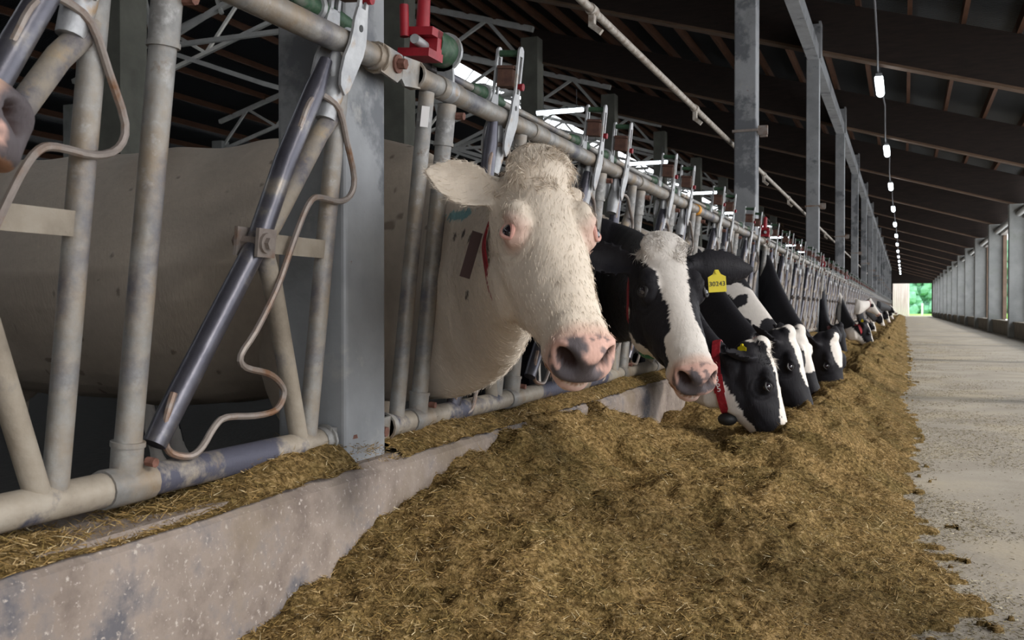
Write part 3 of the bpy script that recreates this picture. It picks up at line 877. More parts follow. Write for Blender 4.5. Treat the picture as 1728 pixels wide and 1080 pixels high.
# head profile: t, top, bottom, half width (metres, along the face from the poll)
HEAD = [(-0.045, -0.055, -0.10, 0.035), (-0.025, -0.022, -0.14, 0.066), (0.01, 0.004, -0.18, 0.088), (0.06, 0.016, -0.240, 0.102), (0.12, 0.018, -0.285, 0.103), (0.18, 0.010, -0.295, 0.098),
        (0.24, 0.000, -0.268, 0.092), (0.30, -0.006, -0.226, 0.082), (0.36, -0.010, -0.186, 0.072), (0.41, -0.012, -0.158, 0.066), (0.45, -0.012, -0.145, 0.065), (0.485, -0.016, -0.136, 0.066), (0.512, -0.026, -0.122, 0.060), (0.526, -0.042, -0.104, 0.044)]


def ear_sections(base, E, Wd, L, wmax, th, curl):
    E = nrm(E); Wd = nrm(Wd - E * (Wd @ E)); T = np.cross(E, Wd)
    out = []
    for u, w in ((-0.15, 0.42), (0.0, 0.5), (0.15, 0.74), (0.32, 0.97), (0.5, 1.0), (0.68, 0.84), (0.82, 0.58), (0.93, 0.32), (1.0, 0.09)):
        out.append((base + E * u * L, Wd, T, w * wmax, th * (1 - 0.45 * max(0, u)), curl * w, u))
    return out


def add_ear(mb, base, E, Wd, L=0.19, wmax=0.056, th=0.011, curl=0.02, n=14):
    secs = ear_sections(base, E, Wd, L, wmax, th, curl)
    vs = []; fs = []; N = 2 * n
    for (c, a, t, w, h, cu, u) in secs:
        if u < 0.1: h = h * 2.2
        for j in range(n):
            q = -1 + 2 * j / (n - 1)
            vs.append(c + a * q * w + t * (cu * q * q * 2.0 - cu + h * math.sqrt(max(0.05, 1 - q * q))))
        for j in range(n):
            q = 1 - 2 * j / (n - 1)
            vs.append(c + a * q * w + t * (cu * q * q * 2.0 - cu - h * math.sqrt(max(0.05, 1 - q * q))))
    k = len(secs)
    for i in range(k - 1):
        for j in range(N):
            j2 = (j + 1) % N
            fs.append((i * N + j, i * N + j2, (i + 1) * N + j2, (i + 1) * N + j))
    fs.append(tuple(range(N - 1, -1, -1))); fs.append(tuple((k - 1) * N + j for j in range(N)))
    mb.add(vs, fs)


def limb(mb, pts, rs, n=16):
    rows = np.hstack([np.array(pts, float), np.array(rs, float)[:, None]])
    R = catmull(rows, 4)
    mb.tube(R[:, :3], list(np.maximum(R[:, 3], 0.01)), n)


def make_cow(name, label, Yf, P, pitch, yaw, neck, voxel, paint, x0=-1.55, scale=1.0, ears=None, hump=0.0, fur=0, lid='pink', tags=(), collar=None, roll=0.0, group=None, topz=1.38, legs=True, down=False):
    """P: poll point; pitch: face slope below horizontal; yaw: heading of the face, 0 = towards the viewer's side (CT), + to CR"""
    P = np.array(P, float)
    h = nrm(CT * math.cos(yaw) + CR * math.sin(yaw)); d = h * math.cos(pitch) - UPV * math.sin(pitch); nn = h * math.sin(pitch) + UPV * math.cos(pitch)
    s = np.cross(d, nn)                       # side axis
    if roll:
        nn, s = nn * math.cos(roll) + s * math.sin(roll), s * math.cos(roll) - nn * math.sin(roll)
    hp = lambda t, q, w: P + (d * t + s * q + nn * w) * scale
    e = empty('cow', (x0 - 1.0, Yf, FLOORZ), label, 'cow', group)
    mb = MB()
    # head
    secs = []
    for t, a, b, w in interp_rows(HEAD, 3):
        mid = (a + b) / 2 if t > 0.4 else a - (a - b) * 0.42
        tl = 0.42 * max(0, 1 - t / 0.45) + 0.08; 
        secs.append((hp(t, 0, mid), s, nn, w * scale, (a - mid) * scale, (mid - b) * scale, 0.78 if t > 0.42 else 0.86, tl, 0.22 if t < 0.42 else 0.12))
    loft(mb, secs, 30)
    ax = (d, s, nn)
    for q in (-1, 1):
        mb.ball(hp(0.148, q * 0.072, -0.022), 0.038 * scale, 14, (1.35, 0.75, 0.8), ax)          # brow
        mb.ball(hp(0.180, q * 0.076, -0.042), 0.031 * scale, 14, (1.15, 0.9, 0.95), ax)           # orbit
        mb.ball(hp(0.175, q * 0.056, -0.185), 0.085 * scale, 16, (1.2, 0.50, 1.0), ax)          # cheek
        mb.ball(hp(0.30, q * 0.052, -0.120), 0.05 * scale, 14, (1.9, 0.5, 0.8), ax)
        mb.ball(hp(0.484, q * 0.042, -0.056), 0.028 * scale, 14, (1.1, 0.95, 1.15), ax)          # nostril wing
        mb.ball(hp(0.45, q * 0.042, -0.105), 0.033 * scale, 14, (1.3, 0.8, 1.0), ax)           # upper lip
    mb.ball(hp(0.465, 0, -0.142), 0.038 * scale, 14, (1.35, 1.1, 0.7), ax)                       # chin
    mb.ball(hp(0.0, 0, -0.012), 0.055 * scale, 16, (0.9, 1.1, 0.75), ax)                          # poll
    if hump: mb.ball(hp(0.02, 0, 0.004), 0.075 * scale, 18, (0.95, 1.02, hump), ax)
    for q in (-1, 1):
        E, Wd, L = (ears[0 if q < 0 else 1] if ears else ((-0.15, 1.0, -0.35), (0.9, 0.15, 0.25), 0.19))[:3]
        ew = ears[0 if q < 0 else 1][3] if ears and len(ears[0 if q < 0 else 1]) > 3 else 0.056
        Ev = d * E[0] + s * q * E[1] + nn * E[2]; Wv = d * Wd[0] + s * q * Wd[1] + nn * Wd[2]
        add_ear(mb, hp(0.035, q * 0.088, -0.065), Ev, Wv, L * scale, ew * scale, max(0.0095, voxel * 1.25), 0.018)
    # neck
    if down:
        Wp = hp(0.06, 0, -0.27); q3 = np.array(neck[2][0])
        neck = neck[:3] + [(tuple(q3 * 0.48 + Wp * 0.52 + UPV * 0.0), 0.108 * scale, neck[3][2] * 0.98)]
    rows = [list(p) + [a, b] for p, a, b in neck] + ([list(hp(0.06, 0, -0.27)) + [0.096 * scale, 0.155 * scale]] if down else []) + [list(hp(0.085, 0, -0.15)) + [0.088, 0.13], list(hp(0.15, 0, -0.13)) + [0.07, 0.10]]
    NR = catmull(rows, 6)
    secs = []
    for i in range(len(NR)):
        tg = nrm(NR[min(i + 1, len(NR) - 1), :3] - NR[max(0, i - 1), :3])
        u = nrm(UPV - tg * (UPV @ tg)); f_ = i / (len(NR) - 1)
        if f_ > 0.55: u = nrm(u * (1 - (f_ - 0.55) / 0.45) + nrm(nn - tg * (nn @ tg)) * (f_ - 0.55) / 0.45)
        a_ = np.cross(tg, u)
        secs.append((NR[i, :3], a_, u, NR[i, 3], NR[i, 4], NR[i, 4], 0.9, 0.30 * (1 - f_) + 0.1, 0.35))
    loft(mb, secs, 28)
    neck_secs = secs
    # trunk
    dz = topz - 1.38
    T = [(0.14, .93, .10, .20), (0.06, .95, .17, .30), (-.08, .97, .215, .375), (-.25, .96, .27, .42), (-.6, .94, .335, .44), (-1.1, .92, .385, .455), (-1.55, .935, .375, .435), (-1.85, .99, .325, .385), (-2.1, 1.05, .285, .325), (-2.32, 1.10, .215, .25), (-2.44, 1.12, .12, .15)]
    secs = []
    for x, zc, w, hh in interp_rows(T, 3):
        secs.append((np.array([x0 + x, Yf, zc + dz]), np.array([0, 1.0, 0]), UPV, w, hh, hh, 0.86, 0.08, 0.45))
    loft(mb, secs, 32)
    for q in (-1, 1):
        mb.ball((x0 - 0.10, Yf + q * 0.15, 0.98 + dz), 0.17, 16, (1.0, 0.55, 1.6))
        mb.ball((x0 + 0.02, Yf + q * 0.13, 0.80 + dz), 0.13, 16, (0.9, 0.6, 1.2))
        mb.ball((x0 - 2.0, Yf + q * 0.22, 1.28 + dz), 0.09, 14, (1.4, 0.6, 0.6))
        mb.ball((x0 - 2.12, Yf + q * 0.14, 0.98 + dz), 0.24, 16, (1.0, 0.6, 1.25))
        if legs:
            fx = x0 - 0.18 + (0.07 if q > 0 else -0.07)
            limb(mb, [(fx, Yf + q * .16, .82), (fx - .03, Yf + q * .16, .60), (fx, Yf + q * .15, .44), (fx + .015, Yf + q * .15, .32), (fx, Yf + q * .15, .24), (fx + .005, Yf + q * .15, .06), (fx + .01, Yf + q * .15, .0), (fx + .03, Yf + q * .15, -.045), (fx + .035, Yf + q * .15, -.097)],
                 [.12, .088, .06, .052, .038, .032, .04, .048, .056])
            hx = x0 - 2.1 + (0.10 if q < 0 else -0.02)
            limb(mb, [(hx, Yf + q * .16, .92), (hx + .15, Yf + q * .17, .68), (hx + .02, Yf + q * .16, .52), (hx - .17, Yf + q * .15, .38), (hx - .15, Yf + q * .15, .25), (hx - .10, Yf + q * .15, .06), (hx - .08, Yf + q * .15, 0), (hx - .05, Yf + q * .15, -.05), (hx - .04, Yf + q * .15, -.097)],
                 [.20, .14, .09, .056, .042, .035, .043, .05, .058])
    mb.ball((x0 - 1.78, Yf, .56), 0.19, 18, (1.15, 0.85, 0.85))                                   # udder
    for a in (-1, 1):
        for q in (-1, 1): mb.tube([(x0 - 1.78 + a * .08, Yf + q * .07, .46), (x0 - 1.78 + a * .085, Yf + q * .075, .355)], [.022, .014], 8)
    limb(mb, [(x0 - 2.36, Yf, 1.30 + dz), (x0 - 2.48, Yf, 1.24 + dz), (x0 - 2.51, Yf, 1.0), (x0 - 2.50, Yf, .7), (x0 - 2.49, Yf, .5)], [.04, .035, .024, .02, .03])
    me = mb.mesh('cow_raw', M['coat'])
    o = bpy.data.objects.new('body', me); COL.objects.link(o)
    r = o.modifiers.new('r', 'REMESH'); r.mode = 'VOXEL'; r.voxel_size = voxel; r.use_smooth_shade = True
    sm = o.modifiers.new('s', 'SMOOTH'); sm.factor = 0.5; sm.iterations = 7 if voxel < 0.009 else 4
    dg = bpy.context.evaluated_depsgraph_get()
    me2 = bpy.data.meshes.new_from_object(o.evaluated_get(dg))
    o.modifiers.clear(); o.data = me2; me2.name = 'cow_body'
    bpy.data.meshes.remove(me)
    nv = len(me2.vertices)
    V = np.empty(nv * 3, np.float32); me2.vertices.foreach_get('co', V); V = V.reshape(-1, 3).astype(float)
    NN = np.empty(nv * 3, np.float32); me2.vertices.foreach_get('normal', NN); NN = NN.reshape(-1, 3).astype(float)
    D = V - P
    ht = D @ d / scale; hs = D @ s / scale; hn = D @ nn / scale
    isE = 0
    # nostrils, mouth line, eye sockets, wrinkles pushed into the surface
    if voxel < 0.0125:
        inm = (ht > 0.36) & (ht < 0.6) & (np.abs(hs) < 0.12)
        for q in (-1, 1):
            for (ct, cs, cn, rr, dep) in ((0.512, 0.036, -0.064, 0.015, 0.040), (0.506, 0.047, -0.054, 0.014, 0.032), (0.492, 0.056, -0.050, 0.010, 0.016)):
                rr_ = np.sqrt(((ht - ct)) ** 2 * 0.15 + (hs - q * cs) ** 2 + ((hn - cn) * 0.85) ** 2) / rr
                w = np.exp(-rr_ ** 2 * 0.9) * inm
                V += w[:, None] * dep * scale * (-d * 0.85 - nn * 0.1 - s * q * 0.25)
        # mouth slit
        line = -0.118 - 0.05 * np.clip(0.50 - ht, 0, 0.2)
        w = np.exp(-((hn - line) / 0.006) ** 2) * np.clip((ht - 0.36) / 0.03, 0, 1) * (np.abs(hs) < 0.1)
        V -= NN * (w * 0.016 * scale)[:, None]
        # soft folds over the brow and down the cheek
        for q in (-1, 1):
            rr_ = np.sqrt((ht - 0.178) ** 2 + ((hn + 0.055)) ** 2)
            sel = (hs * q > 0.05) & (rr_ < 0.09)
            V += NN * (sel * 0.0028 * np.cos(rr_ * 260) * np.exp(-((rr_ - 0.045) / 0.02) ** 2))[:, None]
        w = (ht > 0.0) & (ht < 0.5) & (np.abs(hs) < 0.14)
        V += NN * ((vnoise(V, 22, 3) - 0.5) * 0.006 * w)[:, None]
    V += NN * ((vnoise(V, 7, 5) - 0.5) * 0.014 * (V[:, 0] < -1.2))[:, None] + NN * ((vnoise(V * np.array([2.2, .4, 0.7]), 2.2, 15) - 0.5) * 0.045 * (V[:, 0] < x0 - 0.1) * (V[:, 2] > 0.45))[:, None]
    me2.vertices.foreach_set('co', V.astype(np.float32).ravel())
    head = (ht > -0.07) & (ht < 0.6) & (np.sqrt(hs ** 2 + (hn + 0.1) ** 2) < 0.36) & (V[:, 0] > x0 - 0.1)
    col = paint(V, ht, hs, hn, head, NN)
    hoof = (V[:, 2] < -0.045)
    col[hoof] = np.array([0.07, 0.06, 0.05])
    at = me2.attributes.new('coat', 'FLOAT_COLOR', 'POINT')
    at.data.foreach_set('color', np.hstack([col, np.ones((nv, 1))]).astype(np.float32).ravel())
    me2.update()
    o.parent = e; o.matrix_parent_inverse = Matrix.Translation(-Vector(e.location))
    # eyes
    for q in (-1, 1):
        m = MB()
        c = hp(0.182, q * 0.0885, -0.036)
        m.ball(c, 0.0195 * scale, 22, (1.0, 1.0, 1.0), (d, s * q, nn))
        ey = m.build('eye', M['eye'], e)
        if voxel < 0.0125:
            m = MB()
            out = nrm(s * q * 0.8 + nn * 0.6)
            a1 = nrm(d - out * (d @ out)); a2 = np.cross(out, a1)
            for sg, hgt in ((1, 0.0155), (-1, 0.0135)):
                rows = []
                for j in range(13):
                    u = -1 + 2 * j / 12
                    # lid arcs run along the face, over and under the eyeball
                    rows.append(c + out * (0.0125 - 0.004 * u * u) * scale + a1 * u * 0.0215 * scale + a2 * q * sg * (hgt * (1 - u * u)) * scale)
                m.tube(rows, [0.003 + 0.0035 * (1 - (-1 + 2 * j / 12) ** 2) for j in range(13)], 8)
            m.build('eyelids', M['lidpink'] if lid == 'pink' else M['lidblack'], ey)
    # collar
    if collar:
        pos, wd, mt, kw = collar
        idx = pos * (len(neck_secs) - 1)
        i0 = int(idx)
        c, a_, u, hw, hu, hd, ex, tl, tu = neck_secs[i0]
        tgn = nrm(np.cross(a_, u))
        tilt = kw.get('tilt', 0.0)
        u2 = nrm(u * math.cos(tilt) + tgn * math.sin(tilt)); tg2 = nrm(np.cross(a_, u2))
        c = c + u * kw.get('shift', 0.0)
        # wrap the strap onto the hide
        from mathutils.bvhtree import BVHTree
        sub = BVHTree.FromPolygons([tuple(v) for v in V], [tuple(p.vertices) for p in me2.polygons])
        ring = []
        K = 56
        for j in range(K):
            ph = 2 * math.pi * j / K
            dr = a_ * math.cos(ph) + u2 * math.sin(ph)
            hit = sub.ray_cast(Vector(c + dr * 0.6), Vector(-dr), 0.6)
            rad = 0.15
            if hit[0] is not None: rad = float((np.array(hit[0]) - c) @ dr)
            an = hw * hu / math.sqrt((hu * math.cos(ph)) ** 2 + (hw * math.sin(ph)) ** 2)
            rad = min(max(rad, an * 0.8), an * kw.get('slack', 1.12))
            ring.append([rad, ph])
        rr = np.array([a for a, b in ring])
        for _ in range(3): rr = np.maximum(rr, (np.roll(rr, 1) + np.roll(rr, -1)) / 2)
        m = MB(); vs = []; fs = []
        pts = []
        for j in range(K):
            ph = 2 * math.pi * j / K
            dr = a_ * math.cos(ph) + u2 * math.sin(ph)
            p = c + dr * (rr[j] + 0.006); pts.append((p, dr))
            for (k1, k2) in ((-0.5, 0), (0.5, 0), (0.5, 0.005), (-0.5, 0.005)):
                vs.append(p + tg2 * wd * k1 + dr * k2)
        for j in range(K):
            j2 = (j + 1) % K
            for q in range(4):
                q2 = (q + 1) % 4
                fs.append((j * 4 + q, j * 4 + q2, j2 * 4 + q2, j2 * 4 + q))
        m.add(vs, fs)
        st = m.build('collar', mt, e)
        low = min(range(K), key=lambda j: pts[j][0][2])
        return e, dict(low=low, V=V, N=NN, col=col, ht=ht, hs=hs, hn=hn, P=P, d=d, s=s, nn=nn, hp=hp, collar=st, ring=pts, tg=tg2, body=o, head=head)
    return e, dict(V=V, N=NN, col=col, ht=ht, hs=hs, hn=hn, P=P, d=d, s=s, nn=nn, hp=hp, body=o, head=head)


def strands(name, mat, base, direc, length, width, colors, parent, curl=0.0, seg=3, lift=0.0, normals=None, seed=1):
    """many fine ribbons as one mesh"""
    n = len(base); rg = np.random.default_rng(seed)
    pts = np.zeros((n, seg + 1, 3)); pts[:, 0] = base
    dcur = direc.copy()
    perp = np.cross(direc, rg.normal(size=(n, 3))); perp /= np.linalg.norm(perp, axis=1)[:, None] + 1e-9
    for k in range(seg):
        pts[:, k + 1] = pts[:, k] + dcur * (length / seg)[:, None]
        dcur = dcur + perp * curl + (normals * -lift if normals is not None else 0)
        dcur /= np.linalg.norm(dcur, axis=1)[:, None]
    side = np.cross(direc, rg.normal(size=(n, 3))); side /= np.linalg.norm(side, axis=1)[:, None] + 1e-9
    V = np.zeros((n, (seg + 1) * 2, 3))
    for k in range(seg + 1):
        w = width * (1 - 0.85 * k / seg)
        V[:, 2 * k] = pts[:, k] - side * w / 2; V[:, 2 * k + 1] = pts[:, k] + side * w / 2
    F = []
    idx = np.arange(n)[:, None] * (seg + 1) * 2
    q = np.concatenate([idx + np.array([[2 * k, 2 * k + 1, 2 * k + 3, 2 * k + 2]]) for k in range(seg)], axis=1).reshape(-1, 4)
    me = bpy.data.meshes.new(name)
    me.vertices.add(n * (seg + 1) * 2); me.vertices.foreach_set('co', V.astype(np.float32).ravel())
    me.loops.add(q.size); me.loops.foreach_set('vertex_index', q.astype(np.int32).ravel())
    me.polygons.add(len(q)); me.polygons.foreach_set('loop_start', np.arange(0, q.size, 4, dtype=np.int32))
    try: me.polygons.foreach_set('loop_total', np.full(len(q), 4, dtype=np.int32))
    except Exception: pass
    me.update(calc_edges=True)
    C = np.repeat(np.hstack([colors, np.ones((n, 1))]), (seg + 1) * 2, axis=0)
    at = me.attributes.new('tint', 'FLOAT_COLOR', 'POINT'); at.data.foreach_set('color', C.astype(np.float32).ravel())
    me.materials.append(mat)
    o = bpy.data.objects.new(name, me); COL.objects.link(o)
    if parent is not None:
        o.parent = parent
        if parent.type == 'EMPTY': o.matrix_parent_inverse = Matrix.Translation(-Vector(parent.location))
    return o


def add_fur(e, info, n, length=0.013, poll=600, plen=0.035, seed=3):
    rg = np.random.default_rng(seed)
    V, NR, ht, hs, hn = info['V'], info['N'], info['ht'], info['hs'], info['hn']
    vis = (V[:, 0] > -1.30) & (ht < 0.475)
    # keep the eyes clear
    for q in (-1, 1): vis &= (np.sqrt((ht - 0.18) ** 2 + (hs - q * 0.0885) ** 2 + (hn + 0.036) ** 2) > 0.030)
    idx = np.where(vis)[0]
    pick = rg.choice(idx, n)
    Nn = NR[pick]; fl = np.tile(info['d'], (n, 1)) + rg.normal(size=(n, 3)) * 0.13
    earish = (np.abs(hs[pick]) > 0.12) & (ht[pick] < 0.12) & (ht[pick] > -.12)
    fl[earish] = (info['s'] * np.sign(hs[pick][earish])[:, None]) + rg.normal(size=(earish.sum(), 3)) * 0.2
    fl -= Nn * (fl * Nn).sum(1)[:, None]; fl /= np.linalg.norm(fl, axis=1)[:, None]
    swirl = vnoise(V[pick], 9, 8)
    fl += np.cross(Nn, fl) * ((swirl - 0.5) * 1.3)[:, None]
    dr = fl + Nn * 0.13; dr /= np.linalg.norm(dr, axis=1)[:, None]
    L = length * (0.6 + 0.8 * rg.random(n)) * np.where(ht[pick] < 0.15, 1.35, 1.0)
    c = info['col'][pick] * (0.85 + 0.3 * rg.random((n, 1)))
    jit = rg.normal(size=(n, 3)) * 0.003
    strands('short_fur', M['hair'], V[pick] + jit - Nn * 0.001, dr, L, 0.0011, np.clip(c, 0, 1), info['body'], 0.05, 2, 0.10, Nn, seed)
    if poll:
        w = np.exp(-((ht - 0.02) / 0.07) ** 2 - (hs / 0.085) ** 2) * (hn > -0.06)
        idx = np.where(w > 0.25)[0]
        pk = rg.choice(idx, poll)
        # curly tufts: shared direction inside each clump
        cl = rg.normal(size=(40, 3)) * 0.5
        g = (vnoise(V[pk], 45, 2) * 39).astype(int)
        sv = np.stack([vnoise(V[pk], 30, 31), vnoise(V[pk], 30, 32), vnoise(V[pk], 30, 33)], -1) - 0.5
        dr = NR[pk] * 0.22 + info['d'] * 0.55 + sv * 2.2 + rg.normal(size=(poll, 3)) * 0.07
        dr /= np.linalg.norm(dr, axis=1)[:, None]
        c = info['col'][pk] * (0.80 + 0.35 * rg.random((poll, 1)))
        strands('poll_hair', M['hair'], V[pk], dr, plen * (0.5 + 0.8 * rg.random(poll)), 0.0018, np.clip(c, 0, 1), info['body'], 0.16, 6, 0.20, NR[pk], seed + 5)


def mixc(col, mask, c, soft=None):
    m = np.clip(mask, 0, 1)[:, None]
    return col * (1 - m) + np.array(c) * m


def sstep(x, a, b):
    t = np.clip((x - a) / (b - a), 0, 1)
    return t * t * (3 - 2 * t)


def painter(base='black', blaze=None, muz=9, jaw=None, star=None, pad='pink', neck=None, body=0.55, seed=1, offs=0.0, patch_seed=4, eyes_black=False, extra=None, cuty=None):
    def f(V, ht, hs, hn, head, NR):
        n = len(V)
        nz = vnoise(V, 5, seed); n2 = vnoise(V, 30, seed + 1); n3 = vnoise(V, 90, seed + 2)
        rag = (n2 - 0.5) * 0.018 + (n3 - 0.5) * 0.008
        W = CREAM if base == 'cream' else WHITE
        col = np.tile(W if base in ('cream', 'white') else BLACK, (n, 1)).astype(float)
        bodyreg = V[:, 0] < -1.42
        if base != 'cream' and body is not None:
            p = vnoise(V * np.array([1, 1, 0.8]), 1.9, patch_seed) + (n2 - .5) * .05
            if base == 'black': col[bodyreg & (p > body)] = W
            else: col[bodyreg & (p > body)] = BLACK
        if base == 'black':
            w = None
            if blaze:
                tt = [a for a, b in blaze]; ww = [b for a, b in blaze]
                w = np.interp(ht, tt, ww)
                mk = head & (np.abs(hs - offs) < w + rag) & (hn > -0.07) & (ht > tt[0]) & (ht < tt[-1])
                col[mk] = W
            if star:
                mk = head & (((ht - star[0]) / star[2]) ** 2 + ((hs - star[1]) / star[3]) ** 2 < 1 + rag * 12) & (hn > -0.08)
                col[mk] = W
            col[head & (ht > muz + rag * 1.5)] = W
            if jaw is not None: col[head & (hn < jaw[0] + rag * 1.5 + (ht - 0.2) * jaw[1]) & (ht > -0.02) & (np.abs(hs) < 0.14)] = W
        if eyes_black:
            for q in (-1, 1): col[head & (np.sqrt((ht - 0.18) ** 2 + (hs - q * 0.1) ** 2 + (hn + 0.054) ** 2) < 0.055 + rag)] = BLACK
            col[head & (ht < 0.0 + rag) & (np.abs(hs) > 0.05)] = BLACK
        if neck == 'spots':
            nk = (~head) & (V[:, 0] > -1.6)
            col[nk] = W
            p = vnoise(V, 12, seed + 7) * .6 + vnoise(V, 5, seed + 8) * .4
            col[nk & (p > 0.545 + (n2 - .5) * .08)] = BLACK
        if extra: col = extra(V, ht, hs, hn, head, col, rag, n2, n3)
        if base == 'cream':
            # pink skin round the eyes, then browner tones low down and behind the fence
            col = mixc(col, head * sstep(0.055 - np.minimum(np.sqrt((ht - 0.18) ** 2 + (hs - 0.0885) ** 2 + (hn + 0.036) ** 2), np.sqrt((ht - 0.18) ** 2 + (hs + 0.0885) ** 2 + (hn + 0.036) ** 2)), 0.0, 0.03) * 0.75, PINK)
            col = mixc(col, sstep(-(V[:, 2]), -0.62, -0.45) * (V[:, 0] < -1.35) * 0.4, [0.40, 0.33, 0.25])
            col = mixc(col, sstep(-V[:, 0], 1.0, 1.6) * 0.45, [0.46, 0.385, 0.315])  # coat darkened behind the fence: dirt and hall shade painted in together
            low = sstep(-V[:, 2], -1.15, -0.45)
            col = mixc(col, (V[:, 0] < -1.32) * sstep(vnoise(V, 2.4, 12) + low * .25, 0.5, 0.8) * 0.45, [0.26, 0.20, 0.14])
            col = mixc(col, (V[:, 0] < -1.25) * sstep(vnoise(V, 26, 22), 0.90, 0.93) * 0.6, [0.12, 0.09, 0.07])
        # nose pad
        padm = head * sstep(ht, 0.470, 0.486) * sstep(hn, -0.118, -0.108) * (1 - sstep(np.abs(hs), 0.068, 0.078))
        if pad == 'pink':
            # pink rim reaching up the bridge
            col = mixc(col, head * sstep(ht, 0.435, 0.47) * sstep(hn, -0.12, -0.09) * 0.8, [0.60, 0.40, 0.32])
            col = mixc(col, padm, PINK)
            dk = sstep(n2 * (0.5 if seed != 61 else 1.3) + n3 * 0.2 + 0.9 * (0.055 - np.abs(hs - 0.012)) * 8 - np.abs(hn + 0.085) * 5 , 0.30, 0.42)
            col = mixc(col, padm * dk, GREYPAD)
            col = mixc(col, padm * sstep(n3, 0.62, 0.7) * (1 - dk) * 0.8, GREYPAD)
            col = mixc(col, head * sstep(ht, 0.44, 0.46) * (np.abs(hn + 0.118) < 0.012), [0.30, 0.17, 0.11])
            col = mixc(col, head * sstep(ht, 0.44, 0.46) * sstep(-hn, 0.128, 0.135) * (hn > -.15), [0.66, 0.44, 0.37])
        else:
            col = mixc(col, padm, [0.035, 0.03, 0.033])
        for q in (-1, 1):
            r_ = np.minimum(np.hypot(hs - q * 0.037, (hn + 0.064) * 1.1), np.hypot(hs - q * 0.048, hn + 0.054))
            col = mixc(col, head * (ht > 0.465) * sstep(0.0165 - r_, 0.0, 0.005), [0.035, 0.018, 0.015])
        return np.clip(col, 0, 1)
    return f
# ---- the white cow in front
def cow1_extra(V, ht, hs, hn, head, col, rag, n2, n3):
    return col


def neckmarks(V, ht, hs, hn, head, col, rag, n2, n3):
    # teal paint mark and a few dark flecks on the neck
    for (p, r, c) in ((at_px(774, 361, 2.75), 0.030, [0.02, 0.30, 0.36]),):
        q = V - p
        dd = np.hypot(q @ CR * 0.8, q[:, 2] * 2.0) + (n3 - .5) * .03
        col = mixc(col, (dd < r) * (hn < -0.17) * (ht < 0.3) * (V[:, 0] < -0.85) * 0.75, c)
    for (x, y) in ((790, 395), (775, 385), (784, 497), (801, 475), (758, 387)):
        p = at_px(x, y, 2.5)
        u = np.cross(UPV, CT)
        q = V - p
        dd = np.sqrt((q @ CR * 2.4 - q[:, 2] * 0.7) ** 2 + (q[:, 2] * 0.9) ** 2)
        col = mixc(col, (dd < 0.011 + (n3 - .5) * .006) & (V[:, 0] < -0.8) & (~head), [0.09, 0.07, 0.06])
    return col


P1 = at_px(906, 278, 2.24)
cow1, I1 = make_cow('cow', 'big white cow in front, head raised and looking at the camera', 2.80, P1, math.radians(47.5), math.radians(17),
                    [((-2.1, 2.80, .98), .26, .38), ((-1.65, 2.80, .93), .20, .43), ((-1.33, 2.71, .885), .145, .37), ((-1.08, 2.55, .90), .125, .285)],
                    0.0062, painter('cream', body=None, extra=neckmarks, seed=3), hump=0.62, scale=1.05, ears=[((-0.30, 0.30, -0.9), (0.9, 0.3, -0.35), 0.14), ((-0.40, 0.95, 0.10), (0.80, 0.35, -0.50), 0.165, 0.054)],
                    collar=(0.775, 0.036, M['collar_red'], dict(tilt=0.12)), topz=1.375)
add_fur(cow1, I1, 42000, 0.011, 2600, 0.030, 3)

# ---- black cow with the white blaze
P2 = at_px(1118, 410, 3.15)
cow2, I2 = make_cow('cow', 'black cow with broad white blaze looking at the camera, yellow tag in its ear', 4.20, P2, math.radians(46), math.radians(10),
                    [((-2.1, 4.2, .98), .26, .38), ((-1.65, 4.2, .95), .19, .38), ((-1.33, 4.17, .92), .125, .30), ((-1.08, 4.05, .90), .115, .24)],
                    0.0075, painter('black', blaze=[(-0.1, .075), (0.0, .075), (0.08, .062), (0.16, .045), (0.24, .036), (0.32, .040), (0.38, .055), (0.43, .1), (0.6, .1)], muz=0.43, jaw=(-0.215, 0.25), offs=0.006, seed=5, body=0.5), hump=0.35, scale=1.04,
                    ears=[((0.05, 1.0, -0.02), (0.75, 0.0, -0.66), 0.225, 0.066), ((-0.42, 1.0, 0.0), (0.75, 0.2, -0.65), 0.185)], lid='black',
                    collar=(0.82, 0.036, M['collar_red'], dict(tilt=0.0)))
add_fur(cow2, I2, 14000, 0.010, 1500, 0.035, 4)


# text as real flat mesh
def text_mesh(txt, size, mat, origin, right, up, parent, name, extrude=0.0006):
    cu = bpy.data.curves.new(name, 'FONT'); cu.body = txt; cu.size = size; cu.extrude = extrude; cu.align_x = 'CENTER'; cu.align_y = 'CENTER'
    tmp = bpy.data.objects.new(name, cu); COL.objects.link(tmp)
    dg = bpy.context.evaluated_depsgraph_get()
    me = bpy.data.meshes.new_from_object(tmp.evaluated_get(dg))
    bpy.data.objects.remove(tmp)
    right = nrm(right); up = nrm(up - right * (up @ right)); nm = np.cross(right, up)
    Mx = Matrix([[right[i], up[i], nm[i], origin[i]] for i in range(3)] + [[0, 0, 0, 1]])
    me.transform(Mx); me.materials.clear(); me.materials.append(mat)
    return sub_link(name, me, parent)


def sub_link(name, me, parent):
    o = bpy.data.objects.new(name, me); COL.objects.link(o); o.parent = parent
    if parent.type == 'EMPTY': o.matrix_parent_inverse = Matrix.Translation(-Vector(parent.location))
    return o


